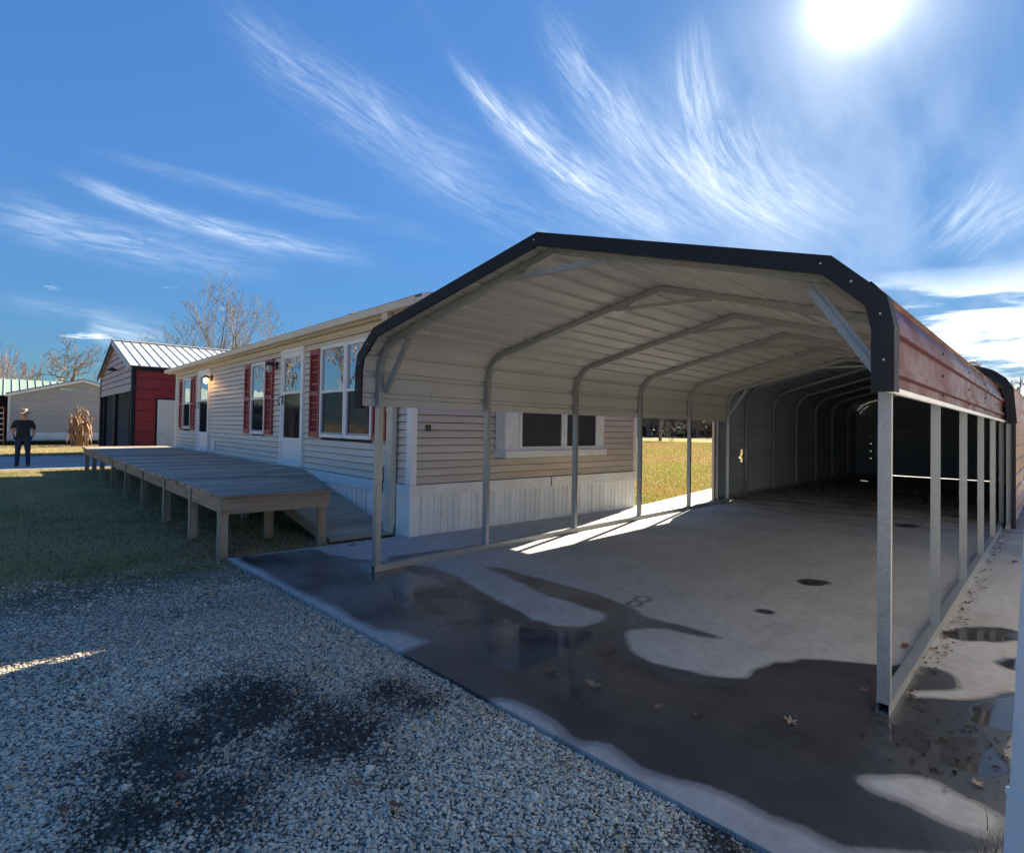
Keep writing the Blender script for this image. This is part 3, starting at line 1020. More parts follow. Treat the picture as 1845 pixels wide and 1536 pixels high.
# left wall, with the torn gap in its second row near the front
sheets(garage, hl, False, GP, GB0, GB1, [1.02, 2.10, 3.0, 3.9, L - .03], ('panel_red_old', 'panel_blue'), 'wall_panel', rib=.23)
sheets(garage, hl, False, GP, GB0, GB1, [0, .70], ('panel_red_old', 'panel_blue'), 'wall_panel', rib=.23)
sheets(garage, hl, False, GP, GB0, 9.56, [.70, 1.02], ('panel_red_old', 'panel_blue'), 'wall_panel', rib=.23, nseg=2)
sheets(garage, hl, False, GP, 9.68, GB1, [.70, 1.02], ('panel_red_old', 'panel_blue'), 'wall_panel', rib=.23, nseg=4)
sheets(garage, hr, True, GP, GB0 + .25, GB1, [0, .9, 1.8, 2.4, 3.3, L - .03], ('panel_red_old', 'panel_blue'), 'wall_panel', rib=.23)
gb = [(GA0 + .05, .03), (GA0 + .05, 1.98), (GA0 + .09, 2.14), (GA0 + .17, 2.26), (GA0 + .30, 2.36), (GA0 + .46, 2.42), (GA0 + GW / 2, 2.93)]
gb = gb + [(GA0 + GA1 - a, z) for a, z in reversed(gb[:-1])]
for b in (8.26, 9.77, 11.49, 13.17, 14.85, 16.52, 18.32, 19.64):
    MB().sweep([GP(a, b + (.25 if b < 9 and a > 3 else 0), z) for a, z in gb], SQ, EY).build('frame_rib', 'galvanised', garage)
for a in (GA0 + .05, GA1 - .05):
    MB().beam(GP(a, GB0 + .06, .03), GP(a, GB1 - .1, .03), .028, .028, UP).build('base_rail', 'galvanised', garage)
# cream corner strip on the near left wall end
MB().beam(GP(GA0 - .005, GB0 - .01, 0), GP(GA0 - .005, GB0 - .01, 2.0), .022, .016, EY).build('corner_strip', 'gutter_cream', garage)
# back wall sheets around a roll-up door that stops short of the floor, screw holes in the joint
def gtop(a):
    return along_poly_z(hl + list(reversed(hr))[1:], a) - .02


def along_poly_z(pts, a):
    for i in range(len(pts) - 1):
        if pts[i][0] <= a <= pts[i + 1][0] and pts[i + 1][0] > pts[i][0]:
            t = (a - pts[i][0]) / (pts[i + 1][0] - pts[i][0])
            z = pts[i][1] + t * (pts[i + 1][1] - pts[i][1])
            return z
    return pts[0][1]


def bwall(a0, a1, z0, z1=None):
    q = [(a0, z0), (a1, z0), (a1, gtop(a1) if z1 is None else z1), (a0, gtop(a0) if z1 is None else z1)]
    MB().hexa([GP(a, GB1 - .03, z) for a, z in q] + [GP(a, GB1, z) for a, z in q]).build('back_wall_panel', 'panel_blue', garage)


bwall(GA0 + .001, .12, -.01)
bwall(.15, .62, -.01)
zz = [-.01, .55, .80, 1.05, 1.30, 1.55, 1.80, 2.05]
for i in range(len(zz) - 1):
    bwall(.12, .15, zz[i] + (.0 if i == 0 else .010), zz[i + 1] - .010)
bwall(.12, .15, 2.06)
bwall(.62, 2.0, 2.25); bwall(2.0, 3.40, 2.25); bwall(3.40, GA1 - .001, -.01)
for i in range(7):
    z0 = .016 + i * .319
    MB().beam(GP(.60, GB1 - .045 - .003 * (i % 2), z0 + .160), GP(3.42, GB1 - .045 - .003 * (i % 2), z0 + .160), .012, .162, UP).build('door_panel', 'panel_blue', garage)
for a in (GA0 + .015, GA1 - .015):
    MB().beam(GP(a, GB1 - .02, -.01), GP(a, GB1 - .02, 2.2), .045, .045, EY).build('corner_filler', 'panel_blue', garage)  # filler added to stop sunlight leaking through the back corner gap
# dark trim round the garage front, standing proud of the carport roof
gfull = hl + list(reversed(hr))[1:]
tr = [(GA0 - .02, 2.0)] + [(a, z) for a, z in gfull if z > 2.05] + [(GA1 + .02, 1.60)]
to, ti = offset_line(tr, .028), offset_line(tr, -.085)
for i in range(len(tr) - 1):
    q = [to[i], to[i + 1], ti[i + 1], ti[i]]
    MB().hexa([GP(a, GB0 + .225, z) for a, z in q] + [GP(a, GB0 + .26, z) for a, z in q]).build('front_trim', 'trim_navy', garage)
MB().beam(GP(GA1 + .012, GB0 + .24, .01), GP(GA1 + .012, GB0 + .24, 1.60), .022, .02, EY).build('corner_strip', 'trim_navy', garage)
MB().tube([GP(3.75, GB0 + .12, 2.545), GP(3.85, GB0 + .10, 2.55), GP(3.92, GB0 + .12, 2.50)], .03, 8).build('flashing_lump', 'white_trim', garage)

# ------------------------------------------------------------------ the mobile home
HX0, HX1, HY0, HY1 = -19.74, -6.31, 3.889, 8.66
Z1, Z2, ZE = .50, .655, 2.86              # skirt top, siding bottom, siding top
house = thing('mobile_home', 'long tan mobile home with red shutters and white skirting behind the wooden deck', 'house', ((HX0 + HX1) / 2, (HY0 + HY1) / 2, ZG))
MB().box(HX0 + .03, HX1 - .03, HY0 + .035, HY1 - .03, ZG, ZE).build('wall_core', 'interior_dark', house)

DOORS = [(-10.86, -9.80, .70, 2.765), (-16.98, -15.90, .70, 2.765)]
WINS = [(-12.63, -11.77, 1.19, 2.645), (-9.10, -8.19, 1.205, 2.675), (-8.18, -7.33, 1.205, 2.665), (-18.72, -17.82, 1.22, 2.645)]
HOLES = [(a, b, c, d) for a, b, c, d in DOORS + WINS]


def cut(x0, x1, holes, z0, z1):
    """intervals of [x0,x1] not covered by holes that overlap the course z0..z1 (split courses keep their stumps)"""
    iv = [(x0, x1)]
    for a, b, c, d in holes:
        if d > z0 + .02 and c < z1 - .02:
            nv = []
            for p, q in iv:
                if b <= p or a >= q: nv.append((p, q)); continue
                if a > p: nv.append((p, a))
                if b < q: nv.append((b, q))
            iv = nv
    return [(p, q) for p, q in iv if q - p > .01]


def lap(mb, axis, s0, s1, plane, outd, z0, z1, t0=.030, t1=.006):
    """one lap board: thick lower edge, thin top; runs along x (axis 0) or y (axis 1)"""
    z0 += .009  # gap bares the dark core, imitating the shadow line under each lap
    prof = [(0, z0), (outd * t0, z0), (outd * (t0 - .002), z0 + .012), (outd * t1, z1 - .001), (0, z1 - .001)]
    c = []
    for s in (s0, s1):
        for d, z in prof:
            c.append((s, plane + d, z) if axis == 0 else (plane + d, s, z))
    k = len(prof)
    fs = [tuple(range(k)), tuple(reversed(range(k, 2 * k)))] + [(i, (i + 1) % k, (i + 1) % k + k, i + k) for i in range(k)]
    mb.add(c, fs)


nc_ = 22
ch = (ZE - Z2) / nc_
for i in range(nc_):
    z0, z1 = Z2 + i * ch, Z2 + (i + 1) * ch
    for p, q in cut(HX0 + .06, HX1 - .09, HOLES, z0, z1):
        mb = MB()
        lap(mb, 0, p, q, HY0 + .03, -1, z0, z1)
        mb.build('siding_board', 'siding', house)
BOX = (5.30, 7.50, .985, 2.40)
for i in range(nc_):
    z0, z1 = Z2 + i * ch, Z2 + (i + 1) * ch
    for p, q in cut(HY0 + .085, HY1 - .07, [BOX], z0, z1):
        mb = MB()
        lap(mb, 1, p, q, HX1 - .03, 1, z0, z1)
        mb.build('siding_board', 'siding_end', house)
# corner posts, belt rails
MB().box(HX1 - .10, HX1 + .012, HY0 - .002, HY0 + .028, Z2, ZE).box(HX1 - .018, HX1 + .012, HY0 + .028, HY0 + .09, Z2, ZE).build('corner_trim', 'white_trim', house)
MB().box(HX1 - .03, HX1 + .010, HY1 - .07, HY1 + .01, Z2, ZE).build('corner_trim', 'white_trim', house)
MB().box(HX0 - .012, HX0 + .06, HY0 - .002, HY0 + .04, Z2, ZE).build('corner_trim', 'white_trim', house)
for p, q in ((-19.7, -14.2), (-14.195, -10.2), (-10.195, -7.95), (-7.945, HX1 + .024)):
    MB().box(p, q, HY0 - .012, HY0 + .03, Z1, Z2 - .003).build('belt_rail', 'white_trim', house)
for p, q in ((HY0 - .0, 6.42), (6.425, HY1)):
    MB().box(HX1 - .03, HX1 + .024, p + .031, q, Z1, Z2 - .003).build('belt_rail', 'white_dirty', house)


def skirt_mesh(w, h):
    prof = [(0, 0), (.03, 0), (.038, .020), (.060, .020), (.074, 0), (.15, 0), (.157, .010), (.166, .0), (.235, 0), (.243, .020), (.265, .020), (.279, 0), (w - .012, 0), (w - .006, .007), (w, .007)]
    vs, fs = [], []
    for z in (0, h):
        vs += [(x, -d, z) for x, d in prof]
    k = len(prof)
    for i in range(k - 1):
        fs.append((i, i + 1, i + 1 + k, i + k))
    mb = MB().add(vs, fs)
    me = bpy.data.meshes.new('skirting_panel')
    me.from_pydata(mb.v, [], mb.f)
    me.materials.append(M['skirt_white'])
    me.update()
    return me


sm = skirt_mesh(.306, Z1 - ZG)
hb = Vector(house['_base'])
x = HX0
while x < HX1 - .31:
    link('skirting_panel', sm, house, Vector((x, HY0 + .012, ZG)) - hb); x += .3065
MB().box(x, HX1 + .012, HY0 + .0, HY0 + .018, ZG, Z1).build('skirting_panel', 'skirt_white', house)
y = HY0 + .14
MB().box(HX1 - .008, HX1 + .012, HY0 + .019, y, ZG, Z1).build('skirting_panel', 'skirt_white', house)
while y < HY1 - .2:
    link('skirting_panel', sm, house, Vector((HX1 - .006, y, ZG)) - hb, (0, 0, rad(90))); y += .3065
MB().box(HX0 + .04, HX1 - .03, HY0 + .031, HY0 + .036, ZG, Z1).build('skirting_backing', 'skirt_white', house)


def window(x0, x1, z0, z1, wall=HY0):
    """double hung window in the long wall: frame > sashes, panes"""
    y0, y1 = wall - .022, wall + .03
    t = .05
    mb = MB().box(x0, x0 + t, y0, y1, z0, z1).box(x1 - t, x1, y0, y1, z0, z1).box(x0 + t, x1 - t, y0, y1, z1 - t, z1).box(x0 + t, x1 - t, y0 - .008, y1, z0, z0 + t)
    w = mb.build('window', 'white_trim', house)
    zm = (z0 + z1) / 2
    MB().box(x0 + t, x1 - t, wall - .014, wall + .012, zm - .022, zm + .022).build('meeting_rail', 'white_trim', w)
    MB().box(x0 + t, x1 - t, wall + .006, wall + .014, zm + .022, z1 - t).build('upper_pane', 'glass_upper', w)
    mb = MB()
    for a, b, c, d in ((x0 + t, x0 + t + .025, z0 + t, zm - .022), (x1 - t - .025, x1 - t, z0 + t, zm - .022), (x0 + t + .025, x1 - t - .025, z0 + t, z0 + t + .03)):
        mb.box(a, b, wall - .006, wall + .02, c, d)
    mb.build('lower_sash', 'roof_rib', w)
    MB().box(x0 + t + .025, x1 - t - .025, wall + .010, wall + .016, z0 + t + .03, zm - .022).build('lower_pane', 'glass_lower', w)


for x0, x1, z0, z1 in WINS:
    window(x0, x1, z0, z1)


def shutter(x0, x1, z0, z1):
    y0, y1 = HY0 - .026, HY0 + .012
    t = .045
    zm = (z0 + z1) / 2
    s = MB().box(x0, x0 + t, y0, y1, z0, z1).box(x1 - t, x1, y0, y1, z0, z1).box(x0 + t, x1 - t, y0, y1, z0, z0 + .09).box(x0 + t, x1 - t, y0, y1, z1 - .09, z1).box(x0 + t, x1 - t, y0, y1, zm - .035, zm + .035).box(x0 + t, x1 - t, y1 - .006, y1, z0 + .09, z1 - .09)
    o = s.build('shutter', 'shutter_red', house)
    mb = MB()
    for za, zb in ((z0 + .09, zm - .035), (zm + .035, z1 - .09)):
        n_ = int((zb - za) / .038)
        for i in range(n_):
            z = za + (i + .5) * (zb - za) / n_
            mb.beam((x0 + t, y0 + .016, z), (x1 - t, y0 + .016, z), .003, .019, (0, -.75, -.66))
    mb.build('louvre', 'shutter_red', o)


for x0, x1 in ((-13.04, -12.66), (-11.745, -11.33), (-9.53, -9.125), (-7.305, -6.93), (-19.15, -18.75), (-17.79, -17.40)):
    shutter(x0, x1, 1.195, 2.655)


def storm_door(x0, x1, z0, z1, lit=False):
    y0, y1 = HY0 - .03, HY0 + .03
    t = .055
    d = MB().box(x0, x0 + t, y0, y1, z0, z1).box(x1 - t, x1, y0, y1, z0, z1).box(x0 + t, x1 - t, y0, y1, z1 - .06, z1).box(x0 + t, x1 - t, y0 + .01, y1, z0, z0 + .03).build('storm_door', 'white_trim', house)
    a, b = x0 + t + .004, x1 - t - .004
    st = .075
    zl, zm = z0 + .46, z0 + 1.27
    yy = HY0 - .018
    MB().box(a, a + st, yy, y1 - .01, z0 + .034, z1 - .064).box(b - st, b, yy, y1 - .01, z0 + .034, z1 - .064).box(a + st, b - st, yy, y1 - .01, z1 - .16, z1 - .064).box(a + st, b - st, yy, y1 - .01, zm - .02, zm + .03).box(a + st, b - st, yy, y1 - .01, zl - .06, zl).box(a + st, b - st, yy + .012, y1 - .012, z0 + .034, zl - .06).build('door_leaf', 'white_trim', d)
    MB().box(a + st, b - st, HY0 + .004, HY0 + .012, zm + .03, z1 - .16).build('upper_pane', 'glass_upper', d)
    MB().box(a + st, b - st, HY0 + .004, HY0 + .012, zl, zm - .02).build('lower_pane', 'glass_lower', d)
    MB().box(a + .01, a + .05, yy - .012, yy, zm - .20, zm - .04).tube([(a + .03, yy - .01, zm - .06), (a - .0, yy - .06, zm - .07), (a - .02, yy - .065, zm - .16), (a + .02, yy - .05, zm - .21)], .011, 6).build('handle', 'black_metal', d)
    MB().box(x0 - .02, x1 + .02, y0 - .03, y1, z0 - .04, z0 - .002).build('threshold', 'white_trim', d)


storm_door(*DOORS[0])
storm_door(*DOORS[1])

# wall lamps beside the doors: the far one is burning
def wall_lamp(x, z, lit):
    y = HY0 - .01
    l = MB().box(x - .05, x + .05, y - .02, y + .012, z - .07, z + .07).tube([(x, y - .02, z), (x, y - .09, z + .05), (x, y - .13, z + .03)], .012, 6).lathe((x, y - .13, z + .03), [(.0, .03), (.05, .015), (.075, -.03), (.07, -.035), (.0, -.02)], 12).build('wall_lamp', 'black_metal', house)
    MB().lathe((x, y - .13, z), [(.03, 0), (.05, -.03), (.055, -.08), (.04, -.13), (.0, -.15)], 12).build('lamp_globe', 'lamp_glow' if lit else 'lamp_glass', l, True)
    if lit:
        pl_ = bpy.data.lights.new('lamp_bulb', 'POINT')
        pl_.energy = .5; pl_.color = (1, .6, .25); pl_.shadow_soft_size = .06
        lo = bpy.data.objects.new('lamp_bulb', pl_); COL.objects.link(lo)
        lo.parent = l; lo.location = Vector((x, y - .17, z - .20)) - hb


wall_lamp(-11.17, 2.52, False)
wall_lamp(-15.72, 2.52, True)
MB().box(-14.62, -14.53, HY0 - .012, HY0 + .012, 1.07, 1.22).build('outlet_cover', 'white_trim', house)
MB().box(-15.62, -15.30, HY0 - .02, HY0 + .012, .70, .96).build('meter_cover', 'white_trim', house)
# gutter, fascia, soffit on the long side
gx0, gx1 = -20.28, -5.92
gut = MB().sweep([(gx0, HY0 - .16, 2.93), (gx1, HY0 - .16, 2.93)], [(-.055, -.045), (.055, -.045), (.065, .05), (.055, .05), (.045, -.035), (-.055, -.035)], UP).build('gutter', 'gutter_cream', house)
MB().box(gx0, gx1, HY0 - .104, HY0 - .075, 2.865, 3.02).build('fascia_board', 'gutter_cream', house)
MB().box(HX0 - .3, HX1 + .012, HY0 - .075, HY0 + .03, ZE + .002, ZE + .02).build('soffit', 'soffit_worn', house)
MB().box(HX0, HX1, HY0 - .012, HY0 + .03, ZE - .06, ZE).build('frieze_board', 'gutter_cream', house)
# roof: two slopes, gable infill, ridge vent stubs
yr, zr = (HY0 + HY1) / 2, 3.56
for s_, y0, y1 in ((0, HY0 - .11, yr), (1, HY1 + .11, yr)):
    c = [(gx0, y0, 3.0), (gx1, y0, 3.0), (gx1, y1, zr), (gx0, y1, zr)]
    MB().hexa([(a, b, z) for a, b, z in c] + [(a, b, z + .035) for a, b, z in c]).build('roof_slope', 'shingle', house)
for xx in (HX0, HX1 - .025):
    MB().add([(xx, HY0, ZE), (xx, HY1, ZE), (xx, HY1, 3.0), (xx, yr, zr - .02), (xx, HY0, 3.0), (xx + .025, HY0, ZE), (xx + .025, HY1, ZE), (xx + .025, HY1, 3.0), (xx + .025, yr, zr - .02), (xx + .025, HY0, 3.0)],
             [(0, 4, 3, 2, 1), (5, 6, 7, 8, 9), (0, 1, 6, 5), (1, 2, 7, 6), (2, 3, 8, 7), (3, 4, 9, 8), (4, 0, 5, 9)]).build('gable_panel', 'siding_end', house)
for y0, y1 in ((HY0 - .12, yr), (HY1 + .12, yr)):
    MB().hexa([(gx1, y0, 2.86), (gx1 + .02, y0, 2.86), (gx1 + .02, y1, zr - .14), (gx1, y1, zr - .14), (gx1, y0, 3.03), (gx1 + .02, y0, 3.03), (gx1 + .02, y1, zr + .03), (gx1, y1, zr + .03)]).build('rake_board', 'white_dirty', house)
MB().box(HX1 + .0, gx1, HY0 - .07, HY0 + .45, 2.90, 2.93).build('eave_return', 'soffit_worn', house)
for vx, vy in ((-15.2, 5.05), (-10.2, 5.05)):
    z = 3.0 + (vy - HY0 + .11) / (yr - HY0 + .11) * (zr - 3.0) + .03
    MB().lathe((vx, vy, z), [(.10, -.05), (.10, .14), (.17, .15), (.17, .21), (.05, .25), (0, .25)], 12).build('roof_vent', 'roof_rib', house)
MB().box(-11.2, -9.2, 5.3, 5.42, 3.36, 3.52).build('ridge_vent', 'shingle', house)
# downspout at the near corner with its straps, loose black cable
dx = -6.70
mb = MB().sweep([(dx, HY0 - .16, 2.9), (dx, HY0 - .16, 2.82), (dx, HY0 - .055, 2.66), (dx, HY0 - .055, .14), (dx + .02, HY0 - .10, .02)], [(-.035, -.075), (.035, -.075), (.035, -.045), (.028, -.03), (.035, -.015), (.035, .015), (.028, .03), (.035, .045), (.035, .075), (-.035, .075)], (1, 0, 0))
ds = mb.build('downspout', 'gutter_cream', house)
for z in (.45, 1.6):
    MB().box(dx - .083, dx + .083, HY0 - .097, HY0 - .012, z, z + .03).build('strap', 'gutter_cream', ds)
pts = [(-6.92, HY0 - .03, .86), (-6.90, HY0 - .05, .80)] + [(-6.93 + .085 * math.cos(a), HY0 - .05 - .004 * a, .72 + .11 * math.sin(a)) for a in np.linspace(1.4, 12.5, 40)] + [(-6.90, HY0 - .05, .56), (-6.97, HY0 - .04, .47)]
MB().tube(pts, .007, 5).build('loose_cable', 'cable_black', house)

# projecting window box on the end wall
bx0, bx1, bz0, bz1 = 5.31, 7.49, 1.02, 2.38
XF = HX1 + .20
bay = MB().box(HX1 - .02, XF - .002, bx0, bx0 + .03, bz0 + .06, bz1).box(HX1 - .02, XF - .002, bx1 - .03, bx1, bz0 + .06, bz1).box(HX1 - .02, XF - .002, bx0, bx1, bz1 - .03, bz1 + .02).build('box_window', 'white_dirty', house)
MB().box(HX1 - .02, XF + .05, bx0 - .02, bx1 + .02, bz0 - .04, bz0 + .058).build('sill', 'white_dirty', bay)
for y0, y1 in ((bx0 + .03, bx0 + .26), (bx1 - .16, bx1 - .03)):
    MB().box(XF - .02, XF + .004, y0, y1, bz0 + .06, bz1 - .03).build('side_panel', 'white_dirty', bay)
for y0, y1 in ((bx0 + .262, bx0 + 1.20), (bx0 + 1.21, bx1 - .162)):
    t = .055
    f_ = MB().box(XF - .03, XF + .016, y0, y0 + t, bz0 + .062, bz1 - .03).box(XF - .03, XF + .016, y1 - t, y1, bz0 + .062, bz1 - .03).box(XF - .03, XF + .016, y0 + t, y1 - t, bz0 + .062, bz0 + .062 + t).box(XF - .03, XF + .016, y0 + t, y1 - t, bz1 - .085, bz1 - .03).build('sash', 'white_dirty', bay)
    MB().box(XF - .012, XF - .004, y0 + t, y1 - t, bz0 + .062 + t, bz1 - .085).build('pane', 'curtain_screen', bay)
# house number
for y in (4.13, 4.178):
    MB().box(HX1 - .006, HX1 + .014, y - .009, y + .009, 1.345, 1.43).beam((HX1 + .004, y, 1.427), (HX1 + .004, y - .022, 1.406), .009, .006, (0, .6, .8)).build('house_number_digit', 'black_metal', house)

# ------------------------------------------------------------------ the wooden deck with its ramp
DX0, DXR, DX1 = -20.85, -9.68, -6.58
DY0, DYR, DY1 = 1.73, 2.97, HY0 - .035
ZD = .64
deck = thing('wooden_deck', 'weathered grey wooden deck on posts along the house with a ramp at its near end', 'deck', (-14, 2.8, ZG))
db = Vector(deck['_base'])


def plank_mesh(name, w, l, h, mt):
    b = .004
    pr = [(-w / 2, 0), (w / 2, 0), (w / 2, h - b), (w / 2 - b, h), (-w / 2 + b, h), (-w / 2, h - b)]
    vs = [(x, y, z) for y in (-l / 2, l / 2) for x, z in pr]
    k = len(pr)
    fs = [tuple(range(k)), tuple(reversed(range(k, 2 * k)))] + [(i, (i + 1) % k, (i + 1) % k + k, i + k) for i in range(k)]
    return MB().add(vs, fs).mesh(name, mt)


pw = .138
long_ = plank_mesh('deck_board', pw, DY1 - DY0, .034, 'deck_wood')
short = plank_mesh('deck_board', pw, DYR - DY0, .034, 'deck_wood')
x = DX0 + pw / 2
while x < DX1 + .02:
    me = long_ if x < DXR else short
    yc = (DY0 + (DY1 if x < DXR else DYR)) / 2
    o = link('deck_board', me, deck, Vector((x, yc + random.uniform(-.018, .012), ZD - .034 + random.uniform(-.003, .003))) - db, (random.uniform(-.002, .002), random.uniform(-.012, .012), random.uniform(-.002, .002)))
    x += pw + .008
rl = plank_mesh('ramp_board', pw, DY1 - DYR - .01, .03, 'ramp_wood')
nb = 22
sl_ = math.atan2(ZD - .03, 3.02)
for i in range(nb):
    t = (i + .5) / nb
    xx = DXR + .05 + t * 3.02
    zz_ = ZD - .034 - t * (ZD - .03)
    link('ramp_board', rl, deck, Vector((xx, (DYR + DY1) / 2 + random.uniform(-.006, .006), zz_ + random.uniform(-.002, .002))) - db, (0, sl_, random.uniform(-.003, .003)))
# rims and joists
pt = .038
hp = .045
PX = (-19.95, -18.25, -16.68, -14.76, -12.95, -11.20, -9.47, -7.93, -6.657)
for xa, xb in zip((DX0 + .062,) + tuple(p + hp + .001 for p in PX[:-1]), tuple(p - hp - .001 for p in PX)):
    MB().box(xa, xb, DY0 + .030, DY0 + .030 + pt, ZD - .195, ZD - .040).build('rim_board', 'beam_wood', deck)
MB().box(DX1 - .030, DX1 - .004, DY0 + .03, DYR - .02, ZD - .205, ZD - .040).build('rim_board', 'beam_wood', deck)
MB().box(DX0 + .02, DX0 + .02 + pt, DY0 + .03, DY1 - .03, ZD - .195, ZD - .040).build('rim_board', 'beam_wood', deck)
MB().box(DXR + .06, DX1 - .125, DYR - .068, DYR - .07 + pt, ZD - .195, ZD - .040).build('rim_board', 'beam_wood', deck)
MB().box(DXR + .02, DXR + .02 + pt, DYR - .03, DY1 - .04, ZD - .195, ZD - .055).build('rim_board', 'beam_wood', deck)
MB().box(DX0 + .06, DXR + .018, DY1 - .07, DY1 - .07 + pt, ZD - .195, ZD - .040).build('rim_board', 'beam_wood', deck)
for yy in (2.40, 3.02):
    MB().box(DX0 + .06, (DX1 - .034) if yy < 2.9 else DXR + .018, yy, yy + pt, ZD - .185, ZD - .042).build('joist', 'beam_wood', deck)
# ramp stringers
for yy in (DYR + .01, DY1 - .05):
    c = [(DXR + .06, ZD - .04), (DX1 - .05, .012), (DX1 - .30, -.05 + .012), (DXR + .06, ZD - .22)]
    MB().hexa([(a, yy, z) for a, z in c] + [(a, yy + pt, z) for a, z in c]).build('ramp_stringer', 'beam_wood', deck)
for xx in PX:
    MB().box(xx - hp, xx + hp, DY0 + .012, DY0 + .102, ZG - .02, ZD - .042).build('post', 'post_wood', deck)
for xx, yy in ((-6.657, DYR - .085), (-7.5, 2.56), (-9.1, 2.75), (-10.9, 2.75), (-12.95, 2.75), (-14.76, 2.75), (-16.68, 2.75), (-18.25, 2.75), (-19.95, 3.3)):
    MB().box(xx - hp, xx + hp, yy - hp, yy + hp, ZG - .02, ZD - .042 - (.0 if xx > -6.7 else .155)).build('post', 'post_wood', deck)

# ------------------------------------------------------------------ red shed with a white ribbed roof
SX, SXW, SY, SY1 = -23.3, -31.9, 3.28, 13.0
ZS, ZP = 3.30, 4.55
shed = thing('red_shed', 'red metal shed with white ribbed roof and two open bays behind the deck', 'shed', ((SX + SXW) / 2, 8, ZG))
sxm = (SX + SXW) / 2
nrow = 9
DOORY0, DOORY1 = 4.04, 5.00
for i in range(nrow):
    z0, z1 = ZG + i * (ZS - ZG) / nrow, ZG + (i + 1) * (ZS - ZG) / nrow
    mb = MB()
    iv = [(SY + .10, SY1)] if z0 > 2.1 else [(SY + .10, DOORY0 - .06), (DOORY1 + .06, SY1)]
    for p, q in iv:
        for c0, c1, zz0, zz1 in ((0, .0, z0, z1 - .06), (0, .022, z1 - .06, z1 - .045), (.022, .022, z1 - .045, z1 - .018), (.022, 0, z1 - .018, z1)):
            mb.add([(SX + c0, p, zz0), (SX + c0, q, zz0), (SX + c1, q, zz1), (SX + c1, p, zz1), (SX - .03, p, zz0), (SX - .03, q, zz0), (SX - .03, q, zz1), (SX - .03, p, zz1)], [(0, 1, 2, 3), (7, 6, 5, 4), (0, 4, 5, 1), (2, 6, 7, 3), (0, 3, 7, 4), (1, 5, 6, 2)])
    mb.build('wall_panel', 'shed_red', shed)
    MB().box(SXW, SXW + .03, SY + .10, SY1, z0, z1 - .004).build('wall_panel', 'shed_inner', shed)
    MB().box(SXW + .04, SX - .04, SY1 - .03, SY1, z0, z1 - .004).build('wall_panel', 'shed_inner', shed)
# front: two bays between dark posts, gable of lap sheets above
ZB = 2.46
for xa, xb in ((SX - .22, SX + .03), (SXW - .03, SXW + .28), (-27.65, -27.15), (SX - .62, SX - .42), (-30.6, -30.45)):
    MB().box(xa, xb, SY - .02, SY + .10, ZG, ZS - .02 if xb > SX or xa < SXW else ZB).build('front_post', 'trim_navy', shed)
MB().box(SXW + .28, SX - .22, SY - .01, SY + .06, ZB, ZB + .06).build('header', 'roof_rib', shed)


def gz(x):
    return ZS + (ZP - ZS) * (1 - abs(x - sxm) / (SX - sxm))


rows = 9
for i in range(rows):
    z0 = ZB + .06 + i * (ZP - ZB - .12) / rows
    z1 = z0 + (ZP - ZB - .12) / rows
    def xl(z): return (SX - .22 - sxm) if z < ZS else max(.03, (SX - sxm) * (1 - (z - ZS) / (ZP - ZS)) - .03)
    a, b = xl(z0), xl(z1)
    MB().hexa([(sxm - a, SY - .02, z0), (sxm + a, SY - .02, z0), (sxm + a, SY + .05, z0), (sxm - a, SY + .05, z0), (sxm - b, SY + .005, z1 - .025), (sxm + b, SY + .005, z1 - .025), (sxm + b, SY + .05, z1 - .025), (sxm - b, SY + .05, z1 - .025)]).build('gable_panel', 'shed_gable', shed)
# roof sheets with raised ribs
for sg in (1, -1):
    e = (SX + .12) if sg > 0 else (SXW - .12)
    ze = ZS - .12 * (ZP - ZS) / (SX - sxm)
    nsh = 33
    for j in range(nsh):
        y0, y1 = SY - .12 + j * (SY1 + .24 - SY) / nsh, SY - .12 + (j + 1) * (SY1 + .24 - SY) / nsh - .006
        c = [(e, y0, ze), (e, y1, ze), (sxm, y1, ZP), (sxm, y0, ZP)]
        r = MB().hexa([(a, b, z + .03) for a, b, z in c] + [(a, b, z + .055) for a, b, z in c]).build('roof_panel', 'roof_white', shed)
        MB().hexa([(a, y0 + (.0 if b == y0 else .035), z + .056) for a, b, z in c] + [(a, y0 + (.008 if b == y0 else .027), z + .085) for a, b, z in c]).build('rib', 'roof_rib', r)
MB().sweep([(sxm, SY - .14, ZP + .06), (sxm, SY1 + .12, ZP + .06)], [(-.16, -.01), (0, .035), (.16, -.01), (.16, .0), (0, .05), (-.16, .0)], UP).build('ridge_cap', 'roof_rib', shed)
for sg in (1, -1):
    e = (SX + .12) if sg > 0 else (SXW - .12)
    MB().beam((e, SY - .13, ze - .03), (sxm, SY - .13, ZP - .03), .012, .09, UP).build('rake_trim', 'roof_rib' if sg > 0 else 'trim_navy', shed)
MB().box(SX + .0, SX + .13, SY + .02, SY1, ZS - .14, ZS - .05).build('eave_trim', 'trim_navy', shed)
d_ = MB().box(SX - .02, SX + .03, DOORY0, DOORY1, ZG + .02, 2.17).build('side_door', 'door_white', shed)
MB().lathe((SX + .055, DOORY0 + .10, 1.0), [(0, .03), (.03, .02), (.03, -.01), (.015, -.03)], 10, axis='x').build('knob', 'screw', d_)
MB().box(SX - .03, SX + .024, DOORY0 - .06, DOORY0 - .002, ZG, 2.22).box(SX - .03, SX + .024, DOORY1 + .002, DOORY1 + .06, ZG, 2.22).box(SX - .03, SX + .024, DOORY0 - .002, DOORY1 + .002, 2.172, 2.22).build('door_frame', 'trim_navy', shed)
MB().box(SXW + .1, SX - .1, SY + .2, SY1 - .1, ZG, ZG + .03).build('floor', 'concrete', shed)
